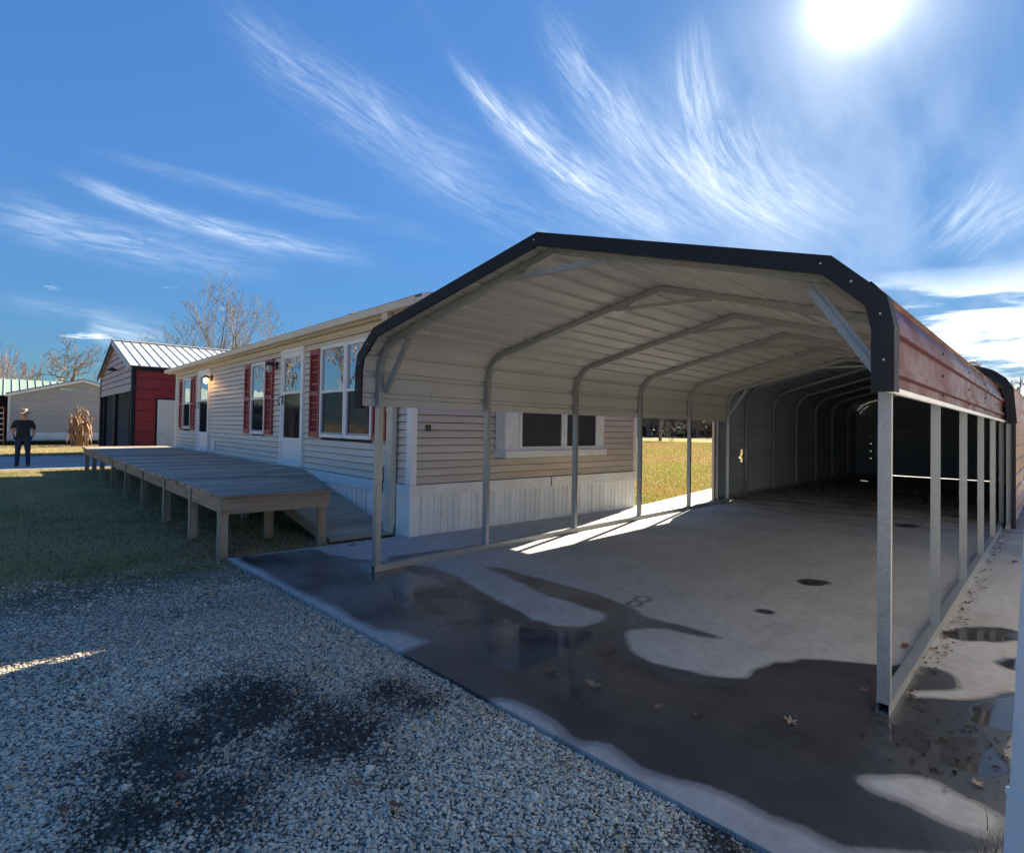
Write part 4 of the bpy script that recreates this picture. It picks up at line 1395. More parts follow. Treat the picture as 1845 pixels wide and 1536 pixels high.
fl = MB().tube([(-26.7, SY - .02, 3.36), (-26.7, SY - .14, 3.40)], .03, 6).lathe((-26.7, SY - .20, 3.36), [(.02, .10), (.10, .06), (.16, -.04), (.0, -.02)], 12).build('flood_lamp', 'black_metal', shed)
MB().tube([(-25.4, SY + .5, 2.45), (-25.35, SY + .5, 1.6), (-25.45, SY + .5, .9)], .015, 5).build('pull_rope', 'cable_black', shed)

# ------------------------------------------------------------------ neighbour's home and the green-roofed barn
NXF = -42.0
nb_ = thing('neighbour_home', 'pale tan mobile home gable end with white skirting behind the dried plant clump', 'house', (NXF - 5, 3.5, ZG))
yl, yr_, ym, zl_, zm_ = .20, 6.75, 3.46, 2.70, 3.66


def ntop(y):
    return zl_ + (zm_ - zl_) * (1 - abs(y - ym) / (ym - yl))


MB().box(NXF - 12, NXF - .031, yl, yr_, ZG, zl_).build('wall_core', 'interior_dark', nb_)
rows = 24
for i in range(rows):
    z0 = .70 + i * (zm_ - .70) / rows; z1 = z0 + (zm_ - .70) / rows
    def yl_(z): return (ym - yl) if z < zl_ else max(.02, (ym - yl) * (1 - (z - zl_) / (zm_ - zl_)))
    a, b = yl_(z0), yl_(z1)
    z0 += .011  # dark core shows in the gap, standing for the lap's shadow line
    MB().hexa([(NXF - .03, ym - a, z0), (NXF, ym - a, z0), (NXF, ym + a, z0), (NXF - .03, ym + a, z0), (NXF - .03, ym - b, z1), (NXF - .022, ym - b, z1), (NXF - .022, ym + b, z1), (NXF - .03, ym + b, z1)]).build('siding_board', 'siding_far', nb_)
for yy in (yl, yr_):
    MB().box(NXF - .02, NXF + .02, yy - .05, yy + .05, ZG, zl_).build('corner_trim', 'white_trim', nb_)
y = yl + .06
while y < yr_ - .2:
    link('skirting_panel', sm, nb_, Vector((NXF - .01, y, ZG)) - Vector(nb_['_base']), (0, 0, rad(90))).scale = (1, 1, 1.35); y += .3065
for s_ in (-1, 1):
    ye = ym + s_ * (ym - yl + .15)
    ze_ = zl_ - .15 * (zm_ - zl_) / (ym - yl)
    MB().beam((NXF + .12, ye, ze_ + .07), (NXF + .12, ym, zm_ + .07), .02, .095, UP).build('rake_board', 'white_trim', nb_)
    c = [(NXF + .14, ye, ze_ + .13), (NXF - 12, ye, ze_ + .13), (NXF - 12, ym, zm_ + .13), (NXF + .14, ym, zm_ + .13)]
    MB().hexa([(a, b, z) for a, b, z in c] + [(a, b, z + .05) for a, b, z in c]).build('roof_slope', 'roof_rib', nb_)

barn = thing('green_roof_barn', 'long dark barn with pale green ribbed metal roof behind the pale tan home', 'barn', (-57, 0, ZG))
MB().box(-62, -52.6, -14, 5.0, ZG, 3.0).build('wall', 'trim_navy', barn)
for j in range(44):
    y0 = -14.3 + j * .445
    c = [(-52.0, y0, 2.97), (-52.0, y0 + .44, 2.97), (-56.2, y0 + .44, 4.30), (-56.2, y0, 4.30)]
    r = MB().hexa([(a, b, z) for a, b, z in c] + [(a, b, z + .03) for a, b, z in c]).build('roof_panel', 'roof_green', barn)
    MB().hexa([(a, y0 + (.0 if b == y0 else .045), z + .031) for a, b, z in c] + [(a, y0 + (.01 if b == y0 else .035), z + .08) for a, b, z in c]).build('rib', 'roof_rib', r)
c = [(-56.2, -14.3, 4.30), (-56.2, 5.28, 4.30), (-62.2, 5.28, 2.9), (-62.2, -14.3, 2.9)]
MB().hexa([(a, b, z) for a, b, z in c] + [(a, b, z + .03) for a, b, z in c]).build('roof_slope', 'roof_green', barn)

# step ladder leaning open by the barn
lad = thing('step_ladder', 'orange step ladder with pale steps standing beside the pale tan home', 'ladder', (-41.4, -.25, ZG))
for yy in (-.52, .02):
    MB().beam((-41.2, yy * 1.0, ZG), (-41.6, yy * .8 - .03, 2.0), .03, .022, (0, 1, 0)).build('front_rail', 'ladder_orange', lad)
    MB().beam((-42.0, yy * 1.0, ZG), (-41.65, yy * .8 - .03, 1.95), .02, .018, (0, 1, 0)).build('rear_rail', 'ladder_orange', lad)
for i in range(6):
    t = (i + 1) / 7
    MB().box(-41.2 - .4 * t - .05, -41.2 - .4 * t + .05, -.50 + .06 * t, .0 - .02 * t, ZG + 2.05 * t - .02, ZG + 2.05 * t + .03).build('step', 'ladder_steel', lad)
MB().box(-41.72, -41.52, -.46, -.0, 1.98, 2.05).build('top_cap', 'ladder_orange', lad)

# ------------------------------------------------------------------ white house at the right whose downspout reaches into view
rh = thing('white_house', 'white sided house at the right edge with white downspout beside the carport walkway', 'house', (2.2, 5.6, ZG))
MB().box(-.12, 4.6, 2.40, 9.2, ZG, 2.6).build('wall', 'white_trim', rh)
MB().hexa([(-.17, 2.33, 2.6), (4.9, 2.33, 2.6), (4.9, 9.5, 2.6), (-.17, 9.5, 2.6), (1.9, 2.33, 3.5), (2.4, 2.33, 3.5), (2.4, 9.5, 3.5), (1.9, 9.5, 3.5)]).build('roof', 'shingle', rh)
b0 = Vector((-.253, 2.254, 0)); lean = Vector((.66, .75, 0)) * .056
prof = [(-.042, -.038), (-.030, -.043), (-.014, -.038), (0, -.043), (.014, -.038), (.030, -.043), (.042, -.038), (.042, .038), (-.042, .038)]
P = lambda z: b0 + lean * z + UP * z
ds2 = MB().sweep([P(.34), P(2.58)], prof, (.75, -.66, 0)).build('downspout', 'white_trim', rh)
prof2 = [(x * 1.10, y * 1.10) for x, y in prof]
MB().sweep([P(.02), P(.365)], prof2, (.75, -.66, 0)).build('lower_length', 'white_trim', ds2)
MB().sweep([P(.352), P(.372)], [(x * 1.17, y * 1.17) for x, y in prof], (.75, -.66, 0)).build('joint_band', 'white_trim', ds2)

# ------------------------------------------------------------------ trees
def grow(seed, h, stems, lean, levels, nchild, ang, ratio, r0, up, wig):
    """branching skeleton: list of (p, q, rp, rq, level)"""
    R = random.Random(seed)
    segs = []

    def branch(p, d, length, r, lev):
        n_ = max(2, int(5 - lev * .6))
        kids = []
        for i in range(n_):
            w = wig * (1 + lev * .35)
            d = (d + Vector((R.gauss(0, w), R.gauss(0, w), R.gauss(0, w) + up * .12))).normalized()
            q = p + d * (length / n_)
            r2 = r * (1 - .55 / n_ * (1 if lev else .8))
            segs.append((p.copy(), q.copy(), r, r2, lev))
            p, r = q, r2
            if i >= (1 if lev or stems > 1 else 2): kids.append((p.copy(), d.copy(), r))
        if lev >= levels: return
        m_ = nchild[lev]
        for j in range(m_):
            kp, kd, kr = kids[min(len(kids) - 1, int(R.random() * len(kids)))] if j else kids[-1]
            a = rad(R.uniform(*ang)) * (.5 if j == 0 else 1)
            ax = kd.cross(Vector((R.gauss(0, 1), R.gauss(0, 1), R.gauss(0, 1)))).normalized()
            nd = (Matrix.Rotation(a, 3, ax) @ kd + Vector((0, 0, up * .35))).normalized()
            branch(kp, nd, length * ratio * R.uniform(.7, 1.1), kr * (.85 if j == 0 else .62), lev + 1)
    for s in range(stems):
        az = 2 * math.pi * (s + R.random() * .6) / stems
        ln = lean * R.uniform(.4, 1.1) if stems > 1 else 0
        d = Vector((math.cos(az) * ln, math.sin(az) * ln, 1)).normalized()
        branch(Vector((math.cos(az), math.sin(az), 0)) * (.15 if stems > 1 else 0), d, h * R.uniform(.36, .46) if stems > 1 else h * .32, r0 * R.uniform(.7, 1), 0)
    # normalise to the wanted height
    top = max(q.z for _, q, _, _, _ in segs)
    k = h / top
    return [(p * k, q * k, a, b, l) for p, q, a, b, l in segs]


def seg_mesh(name, segs, k, mt, rmin=.0):
    P0 = np.array([s[0] for s in segs]); P1 = np.array([s[1] for s in segs])
    A = np.maximum(np.array([s[2] for s in segs]), rmin); B = np.maximum(np.array([s[3] for s in segs]), rmin)
    d = P1 - P0; d /= np.linalg.norm(d, axis=1)[:, None] + 1e-9
    ref = np.where(np.abs(d[:, 2:3]) > .9, np.array([[1., 0, 0]]), np.array([[0, 0, 1.]]))
    u = np.cross(d, ref); u /= np.linalg.norm(u, axis=1)[:, None]
    w = np.cross(d, u)
    vs = []
    for j in range(k):
        a = 2 * math.pi * j / k
        o = u * math.cos(a) + w * math.sin(a)
        vs.append(P0 + o * A[:, None]); vs.append(P1 + o * B[:, None])
    n_ = len(segs)
    V_ = np.stack(vs, 1).reshape(-1, 3)                     # per seg: 2k verts
    base = (np.arange(n_) * 2 * k)[:, None]
    F_ = np.concatenate([base + np.array([[2 * j, 2 * ((j + 1) % k), 2 * ((j + 1) % k) + 1, 2 * j + 1]]) for j in range(k)])
    return np_mesh(name, V_, F_, mt, smooth=k > 4)


def tree(name, label, base, segs, mt, mt2, rmin=.008, leaves=0, group=None, rotz=0.):
    t = thing(name, label, 'tree', base, group)
    t.rotation_euler.z = rotz
    link('trunk', seg_mesh('trunk', [s for s in segs if s[4] <= 1], 7, mt, .02), t)
    cr = link('crown', seg_mesh('crown', [s for s in segs if s[4] > 1], 3, mt2, rmin), t)
    if leaves:
        R = np.random.default_rng(len(segs))
        tips = np.array([s[1] for s in segs if s[4] >= 3])
        c = tips[R.integers(0, len(tips), leaves)] + R.normal(0, .06, (leaves, 3))
        a = R.normal(0, 1, (leaves, 3)); a /= np.linalg.norm(a, axis=1)[:, None]
        b = np.cross(a, R.normal(0, 1, (leaves, 3))); b /= np.linalg.norm(b, axis=1)[:, None]
        sz = R.uniform(.03, .06, (leaves, 1))
        V_ = np.stack([c - a * sz, c + b * sz * .6, c + a * sz, c - b * sz * .6], 1).reshape(-1, 3)
        link('leaves', np_mesh('leaves', V_, np.arange(leaves * 4).reshape(-1, 4), 'leaf_yellow'), t)
    return t


tall = grow(3, 12.9, 6, .34, 5, [4, 4, 3, 3, 2], (18, 38), .62, .15, .55, .05)
tree('bare_tree', 'tall bare multi-stemmed tree with a few yellow leaves behind the red shed', (-44.4, 12.1, ZG), tall, 'bark_pale', 'bark_pale', .008, 420)
mids = grow(8, 10.4, 4, .30, 5, [4, 4, 3, 2, 2], (16, 34), .62, .10, .6, .05)
tree('bare_tree', 'slender bare tree rising above the house roof to the right of the tall tree', (-41.4, 14.8, ZG), mids, 'bark_pale', 'bark_pale', .008, 60)
low_ = grow(21, 7.6, 6, .5, 4, [4, 4, 4, 3], (18, 36), .62, .07, .5, .06)
tree('bare_tree', 'low wispy bare tree showing over the white ribbed shed roof', (-45.2, 8.8, ZG), low_, 'bark_pale', 'bark_pale', .008)
oak = grow(14, 9.6, 1, 0, 5, [5, 4, 4, 3, 2], (30, 62), .70, .40, .18, .10)
tree('oak_tree', 'spreading leafless oak with crooked limbs behind the pale tan home', (-67.8, 4.9, ZG), oak, 'bark_grey', 'bark_grey', .016)
redt = grow(31, 9.4, 8, .55, 4, [5, 4, 3, 3], (16, 34), .60, .09, .5, .05)
tree('bare_tree', 'reddish twiggy bare tree above the pale green barn roof', (-74.0, .2, ZG), redt, 'twig_red', 'twig_red', .013)
fld = grow(44, 9.0, 1, 0, 5, [5, 5, 4, 3, 2], (28, 60), .68, .26, .15, .09)
tree('field_tree', 'lone leafless tree standing in the golden field beyond the carport', (-42.9, 64.0, ZG), fld, 'bark_grey', 'bark_grey', .013)
bushy = grow(47, 3.0, 5, .7, 3, [4, 4, 3], (20, 45), .6, .03, .2, .1)
tree('field_shrub', 'small leafless shrub beside the lone tree in the golden field', (-40.6, 63.0, ZG), bushy, 'bark_grey', 'bark_grey', .012)
# trees that stand behind the photographer and show in the window glass
refl = grow(52, 13.0, 1, 0, 5, [5, 5, 4, 4, 2], (26, 55), .68, .40, .22, .09)
for i, (x_, y_, lab) in enumerate(((-37.5, -11.6, 'big leafless tree across the drive mirrored in the double window'), (-42.5, -12.4, 'leafless tree beyond the concrete drive mirrored in the left pane of the double window'), (-50.0, -11.2, 'leafless tree by the drive mirrored in the storm door'), (-60.0, -12.2, 'far leafless tree mirrored in the narrow window between shutters'))):
    tree('bare_tree', lab, (x_, y_, ZG), refl, 'bark', 'bark', .012, rotz=i * 1.9)

# far wood beyond the field
R = random.Random(5)
pool = [grow(60 + i, 9.0, 1 if i % 2 else 3, .35, 4, [5, 5, 4, 3], (24, 50), .66, .16, .25, .08) for i in range(4)]
allv = []
for i in range(120):
    az = -52 + 46 * R.random()
    dist = R.uniform(108, 135)
    c = direction(az, 0) * dist
    rz = R.random() * 6.28; sc = R.uniform(.75, 1.25)
    rot = Matrix.Rotation(rz, 3, 'Z')
    for p, q, a, b, l in pool[i % 4]:
        allv.append((rot @ p * sc + c, rot @ q * sc + c, a, b, l))
tag(link('far_wood', seg_mesh('far_wood', allv, 3, 'twig_far', .045)), 'grey leafless wood along the far side of the field', 'wood', kind='stuff')
vs_ = []
n_ = 9000
az = np.radians(rng.uniform(-56, -4, n_)); dd = rng.uniform(116, 122, n_)
c = np.stack([np.sin(az) * dd, np.cos(az) * dd, rng.uniform(0, 1, n_) ** 1.3 * (4.2 + 1.6 * np.sin(az * 40)) - .05], -1)
a = rng.normal(0, 1, (n_, 3)); a /= np.linalg.norm(a, axis=1)[:, None]
b = np.cross(a, rng.normal(0, 1, (n_, 3))); b /= np.linalg.norm(b, axis=1)[:, None]
s_ = rng.uniform(.25, .6, (n_, 1))
tag(link('far_hedge', np_mesh('far_hedge', np.stack([c - a * s_, c + b * s_, c + a * s_, c - b * s_], 1).reshape(-1, 3), np.arange(n_ * 4).reshape(-1, 4), 'hedge_dark')), 'dark low hedge along the foot of the far wood', 'hedge', kind='stuff')

# ------------------------------------------------------------------ dried clump of tall stalks
cl = thing('dried_plant_clump', 'tall clump of dried brown stalks with hanging leaves in front of the pale tan home', 'plant', (-39.0, 3.08, ZG))
cb = Vector((-39.0, 3.08, ZG))
R = random.Random(17)
for i in range(22):
    az = R.random() * 6.28; rr = R.random() ** .6 * .45
    p = cb + Vector((math.cos(az) * rr, math.sin(az) * rr, 0))
    h = R.uniform(1.5, 2.35)
    out = Vector((math.cos(az), math.sin(az), 0)) * R.uniform(.02, .22) * (rr / .45)
    pts = [p + out * (t ** 1.6) + UP * (h * t) + Vector((R.gauss(0, .012), R.gauss(0, .012), 0)) for t in (0, .25, .5, .75, 1)]
    st = MB().tube(pts, [.035, .032, .028, .022, .012], 6).build('stalk', 'straw', cl, True)
    for j in range(9):
        t = R.uniform(.35, 1)
        q = p + out * t ** 1.6 + UP * h * t
        a2 = R.random() * 6.28
        d = Vector((math.cos(a2), math.sin(a2), 0)); sd = Vector((-d.y, d.x, 0))
        L = R.uniform(.35, .75); w = R.uniform(.03, .075)
        rise = R.uniform(-.1, .35) if t > .85 else R.uniform(-.3, .1)
        row, prev = [], q
        for m_ in range(5):
            u = m_ / 4
            c_ = q + d * (L * .38 * u) + UP * (rise * u * L - L * .85 * u * u * (1 if rise < .2 else .25)) + sd * R.gauss(0, .02)
            ww = w * (1 - u * .85) * (.5 if m_ == 0 else 1)
            row += [c_ - sd * ww + d * .01, c_ + sd * ww]
        MB().add(row, [(2 * m_, 2 * m_ + 1, 2 * m_ + 3, 2 * m_ + 2) for m_ in range(4)]).build('leaf', 'straw_leaf', st)

# ------------------------------------------------------------------ the man in the straw hat
man = thing('person', 'man in dark t-shirt, jeans, straw hat and sunglasses, hands in his pockets', 'person', (-22.95, .46, ZG + .0))
man.rotation_euler.z = rad(84)
man['_base'] = (0., 0., 0.)
JO = {
    'pel': (0, .0, .90, .155, .115), 'wai': (0, -.02, 1.05, .178, .145), 'che': (0, .0, 1.25, .188, .14), 'sho': (0, .015, 1.38, .14, .10),
    'nek': (0, .0, 1.46, .058, .06), 'hd0': (0, -.015, 1.54, .07, .085), 'hd1': (0, -.015, 1.62, .08, .095), 'hd2': (0, -.005, 1.69, .055, .065),
}
for s, t in ((-1, 'l'), (1, 'r')):
    JO['sh' + t] = (s * .18, .015, 1.36, .078, .08)
    JO['ua' + t] = (s * .232, .03, 1.22, .072, .07)
    JO['el' + t] = (s * (.268 if s < 0 else .255), .07 if s < 0 else .09, 1.10 + .015 * s, .047, .045)
    JO['fa' + t] = (s * .248, .02, .98, .040, .038)
    JO['wr' + t] = (s * .205, -.055, .90, .032, .034)
    JO['ha' + t] = (s * .175, -.085, .83, .040, .030)
    JO['hi' + t] = (s * .095, 0, .85, .098, .105)
    JO['th' + t] = (s * .108, -.005, .66, .088, .09)
    JO['kn' + t] = (s * .118, -.012, .46, .066, .068)
    JO['ca' + t] = (s * .125, .008, .28, .062, .064)
    JO['an' + t] = (s * .13, .01, .09, .052, .056)
    JO['he' + t] = (s * .135, .015, .045, .042, .045)
    JO['to' + t] = (s * .165, -.15, .035, .040, .032)
BO = [('pel', 'wai'), ('wai', 'che'), ('che', 'sho'), ('sho', 'nek'), ('nek', 'hd0'), ('hd0', 'hd1'), ('hd1', 'hd2')]
LB = ['jeans', 'shirt', 'shirt', 'shirt', 'skin', 'skin', 'skin']
for t in 'lr':
    ch_ = [('sho', 'sh'), ('sh', 'ua'), ('ua', 'el'), ('el', 'fa'), ('fa', 'wr'), ('wr', 'ha')]
    BO += [(a if a == 'sho' else a + t, b + t) for a, b in ch_]; LB += ['shirt', 'shirt', 'skin', 'skin', 'skin', 'jeans']
    ch_ = [('pel', 'hi'), ('hi', 'th'), ('th', 'kn'), ('kn', 'ca'), ('ca', 'an'), ('an', 'he'), ('he', 'to')]
    BO += [(a if a == 'pel' else a + t, b + t) for a, b in ch_]; LB += ['jeans'] * 5 + ['shoe'] * 2
keys = list(JO)
me = bpy.data.meshes.new('body')
me.from_pydata([JO[k][:3] for k in keys], [(keys.index(a), keys.index(b)) for a, b in BO], [])
tmp = bpy.data.objects.new('tmp_body', me)
COL.objects.link(tmp)
md = tmp.modifiers.new('skin', 'SKIN')
for i, k in enumerate(keys):
    sv = me.skin_vertices[0].data[i]
    sv.radius = JO[k][3:5]
    sv.use_root = (k == 'pel')
sb = tmp.modifiers.new('sub', 'SUBSURF'); sb.levels = 2; sb.render_levels = 2
dg = bpy.context.evaluated_depsgraph_get()
bm_me = bpy.data.meshes.new_from_object(tmp.evaluated_get(dg))
bpy.data.objects.remove(tmp)
bm_me.name = 'body'
bm_me.materials.clear()
SL = ['skin', 'shirt', 'jeans', 'shoe']
for k in ('skin', 'shirt_black', 'jeans', 'shoe'): bm_me.materials.append(M[k])


def sdist(p, a, b):
    a, b = Vector(a), Vector(b)
    t = max(0, min(1, (p - a).dot(b - a) / max(1e-6, (b - a).length_squared)))
    return (p - (a + (b - a) * t)).length, t


for po in bm_me.polygons:
    c = po.center
    best = min(range(len(BO)), key=lambda i: sdist(c, JO[BO[i][0]][:3], JO[BO[i][1]][:3])[0])
    lab = LB[best]
    armish = abs(c.x) > .22 and .86 < c.z < 1.42
    if c.z < .085: lab = 'shoe'
    elif lab in ('shirt', 'jeans') and not armish: lab = 'shirt' if c.z > .92 else 'jeans'
    if armish and lab != 'shirt': lab = 'skin' if c.z < 1.16 else 'shirt'
    if abs(c.x) < .222 and c.z < 1.03 and lab == 'skin': lab = 'jeans' if c.z < .92 else 'shirt'
    if c.z > 1.435 and lab == 'shirt': lab = 'skin'
    po.material_index = SL.index(lab)
    po.use_smooth = True
body = link('body', bm_me, man)
# face: nose, ears, mouth; hat and glasses are worn
MB().add([(-.014, -.108, 1.575), (.014, -.108, 1.575), (0, -.135, 1.578), (0, -.105, 1.62)], [(0, 1, 2), (0, 2, 3), (1, 3, 2), (0, 3, 1)]).build('nose', 'skin', man, True)
for s in (-1, 1):
    MB().lathe((s * .083, .0, 1.59), [(0, -.014), (.016, -.008), (.02, 0), (.016, .008), (0, .012)], 8, axis='x').build('ear', 'skin', man, True)
MB().box(-.022, .022, -.113, -.104, 1.540, 1.546).build('mouth', 'twig_red', man)
gl_ = MB().box(-.062, -.008, -.122, -.108, 1.592, 1.630).box(.008, .062, -.122, -.108, 1.592, 1.630).box(-.008, .008, -.120, -.112, 1.615, 1.625)
for s in (-1, 1): gl_.beam((s * .062, -.112, 1.622), (s * .086, .0, 1.615), .004, .006, UP)
gl_.build('sunglasses', 'black_metal', man)
hat = MB()
k = 28
prof = [(0, .115), (.05, .120), (.078, .112), (.092, .06), (.100, .0), (.150, -.008), (.200, -.014), (.200, -.021), (.10, -.008)]
vs = []
for r, h in prof:
    for j in range(k):
        a = 2 * math.pi * j / k
        cx_, cy_ = r * math.cos(a), r * math.sin(a) * 1.12
        z = 1.665 + h + (.030 * abs(math.cos(a)) ** 1.6 * ((r - .1) / .1) ** 1.2 - .02 * abs(math.sin(a)) * (r - .1) / .07 if r > .1 else 0)
        if h > .1: z -= .028 * math.exp(-(cx_ / .025) ** 2) * (1 if r < .07 else .4)
        vs.append((cx_, cy_ - .01, z))
fs = [(i * k + j, i * k + (j + 1) % k, (i + 1) * k + (j + 1) % k, (i + 1) * k + j) for i in range(len(prof) - 1) for j in range(k)]
hat.add(vs, fs).build('hat', 'hat_straw', man, True)
MB().lathe((0, -.01, 1.67), [(.1015, .003), (.097, .03)], 24).build('hat_band', 'shoe', man, True)

# ------------------------------------------------------------------ gravel stones
def stones(n_, xy, size, cols, z0):
    """squashed, knocked-about low stones at xy"""
    t = (1 + 5 ** .5) / 2
    ico = np.array([(-1, t, 0), (1, t, 0), (-1, -t, 0), (1, -t, 0), (0, -1, t), (0, 1, t), (0, -1, -t), (0, 1, -t), (t, 0, -1), (t, 0, 1), (-t, 0, -1), (-t, 0, 1)]) / math.hypot(1, t)
    fc = np.array([(0, 11, 5), (0, 5, 1), (0, 1, 7), (0, 7, 10), (0, 10, 11), (1, 5, 9), (5, 11, 4), (11, 10, 2), (10, 7, 6), (7, 1, 8), (3, 9, 4), (3, 4, 2), (3, 2, 6), (3, 6, 8), (3, 8, 9), (4, 9, 5), (2, 4, 11), (6, 2, 10), (8, 6, 7), (9, 8, 1)])
    v = ico[None] * (1 + rng.uniform(-.26, .26, (n_, 12, 1)))
    v = v * np.stack([rng.uniform(.75, 1.35, n_), rng.uniform(.65, 1.1, n_), rng.uniform(.38, .68, n_)], -1)[:, None, :]
    a = rng.uniform(0, 6.283, n_); tl = rng.normal(0, .35, n_)
    ct, st = np.cos(tl)[:, None], np.sin(tl)[:, None]
    x, y, z = v[..., 0], v[..., 1] * ct - v[..., 2] * st, v[..., 1] * st + v[..., 2] * ct
    ca_, sa_ = np.cos(a)[:, None], np.sin(a)[:, None]
    v = np.stack([x * ca_ - y * sa_, x * sa_ + y * ca_, z], -1) * size[:, None, None]
    v[..., 0] += xy[:, 0:1]; v[..., 1] += xy[:, 1:2]; v[..., 2] += z0 + (size * rng.uniform(-.25, .4, n_))[:, None]
    f = (np.arange(n_) * 12)[:, None, None] + fc[None]
    return v.reshape(-1, 3), f.reshape(-1, 3), np.repeat(cols, 12, 0)


def scatter(n_, near):
    """candidate points, denser towards the camera"""
    x = rng.uniform(-6.6, 0.6, n_); y = rng.uniform(-.6, 2.0, n_)
    ok = (y < FRONT(x) - .012) & (y > -.25 - .06 * (x + 2))
    d = np.hypot(x, y)
    ok &= (d > 1.3) & (rng.random(n_) < np.clip((near / d) ** 1.6, 0, 1))
    ok &= rng.random(n_) > np.clip((-5.0 - x) / 1.5 + (fbm(x * 2, y * 2, 4) - .5) * 1.1, 0, 1)
    return x[ok], y[ok]


allv, allf, allc, off = [], [], [], 0
for n_, near, lo_, hi_, pk in ((105000, 2.9, .0042, .007, .25), (66000, 2.8, .006, .010, .5), (11000, 3.0, .0095, .015, .7), (900, 5, .015, .022, .6)):
    x, y = scatter(n_, near)
    wd = weedy(x, y)
    cl_ = fbm(x * 2.2, y * 2.2, 8)
    keep = rng.random(len(x)) > wd * .93
    keep &= rng.random(len(x)) < .55 + 1.3 * np.clip(fbm(x * .9, y * .9, 61) - .22, 0, 1)
    if hi_ > .012: keep &= rng.random(len(x)) < .35 + 1.1 * np.clip(cl_ - .25, 0, 1)
    x, y = x[keep], y[keep]
    n2 = len(x)
    sz = rng.uniform(lo_, hi_, n2)
    base = rng.uniform(.38, .70, n2) * (.75 + .5 * fbm(x * 1.1, y * 1.1, 6))
    tint_ = rng.normal(0, .03, n2)
    cc = np.stack([base * (1.08 + tint_), base * .95, base * (.74 - tint_)], -1)
    br = rng.random(n2) < .05
    cc[br] *= np.array([1.0, .72, .5])
    v, f, c = stones(n2, np.stack([x, y], -1), sz, np.clip(cc, .03, .75), ZG + .032)
    allv.append(v); allf.append(f + off); allc.append(c); off += len(v)
me = np_mesh('gravel_stones', np.concatenate(allv), np.concatenate(allf), 'stone', np.concatenate(allc))
tag(link('gravel_stones', me), 'loose pale limestone gravel covering the drive', 'gravel', kind='stuff')

# dead weed mats lying in the gravel
def strands(n_, xy, L, h, wdt, col):
    a = rng.uniform(0, 6.283, n_)
    l = L * rng.uniform(.5, 1.3, n_); hh = h * rng.uniform(.2, 1.4, n_)
    bend = rng.normal(0, .7, n_)
    pts = []
    for u in (0, .5, 1):
        aa = a + bend * u
        pts.append(np.stack([xy[:, 0] + np.cos(aa) * l * u, xy[:, 1] + np.sin(aa) * l * u, ZG + .038 + hh * (4 * u * (1 - u) * .8 + u * .35)], -1))
    sd_ = np.stack([-np.sin(a), np.cos(a), np.zeros(n_)], -1) * wdt
    v = np.stack([pts[0] - sd_, pts[0] + sd_, pts[1] - sd_ * .8, pts[1] + sd_ * .8, pts[2] - sd_ * .2, pts[2] + sd_ * .2], 1).reshape(-1, 3)
    b = (np.arange(n_) * 6)[:, None]
    f = np.concatenate([b + np.array([[0, 1, 3, 2]]), b + np.array([[2, 3, 5, 4]])])
    return v, f, np.repeat(col, 6, 0)


x = rng.uniform(-6, -.4, 60000); y = rng.uniform(0, 2, 60000)
k_ = (rng.random(60000) < weedy(x, y) * .55) & (y < FRONT(x) - .01)
x, y = x[k_], y[k_]
n_ = len(x)
bb = rng.uniform(.02, .06, n_) + .2 * (rng.random(n_) < .12)
v, f, c = strands(n_, np.stack([x, y], -1), .10, .018, .0011, np.stack([bb * 1.15, bb * .95, bb * .75], -1))
tag(link('dead_weeds', np_mesh('dead_weeds', v, f, 'grass_blade', c)), 'dark mats of dead weeds lying in the gravel', 'weeds', kind='stuff')

# small green tufts and moss between the stones
x = rng.uniform(-6.2, -.8, 9000); y = rng.uniform(.0, 2.0, 9000)
k_ = (fbm(x * 2.5, y * 2.5, 77) > .63) & (y < FRONT(x) - .01) | ((y > FRONT(x) - .35) & (y < FRONT(x) - .01) & (x > -2.6) & (rng.random(9000) < .5))
x, y = x[k_], y[k_]; n_ = len(x)
bb = rng.uniform(.5, 1.1, n_)
v, f, c = strands(n_, np.stack([x, y], -1), .022, .02, .0016, np.stack([.07 * bb, .11 * bb, .025 * bb], -1))
tag(link('moss_tufts', np_mesh('moss_tufts', v, f, 'grass_blade', c)), 'small green tufts of moss between the gravel stones', 'moss', kind='stuff')

# ------------------------------------------------------------------ lawn and field grass
def blades(x, y, h, w, cols, zb):
    n_ = len(x)
    a = rng.uniform(0, 6.283, n_)
    ln = rng.normal(0, .5, (n_, 2)) * h[:, None]
    s = np.stack([np.cos(a), np.sin(a), np.zeros(n_)], -1) * w[:, None]
    p = np.stack([x, y, np.full(n_, zb)], -1)
    m_ = p + np.stack([ln[:, 0] * .35, ln[:, 1] * .35, h * .6], -1)
    t = p + np.stack([ln[:, 0], ln[:, 1], h], -1)
    v = np.stack([p - s, p + s, m_ + s * .7, m_ - s * .7, t], 1)
    b = (np.arange(n_) * 5)[:, None]
    f = np.concatenate([b + np.array([[0, 1, 2]]), b + np.array([[0, 2, 3]]), b + np.array([[3, 2, 4]])])
    return v.reshape(-1, 3), f, np.repeat(cols, 5, 0)


def lawn_cols(x, y, green):
    n_ = len(x)
    g_ = np.clip(fbm(x * .9, y * .9, 50) * 1.6 - .58 + rng.normal(0, .28, n_), 0, 1)[:, None] * green
    dry = np.array([[.60, .48, .28]]); gr = np.array([[.25, .30, .09]])
    return (dry * (1 - g_) + gr * g_) * rng.uniform(.65, 1.2, (n_, 1))


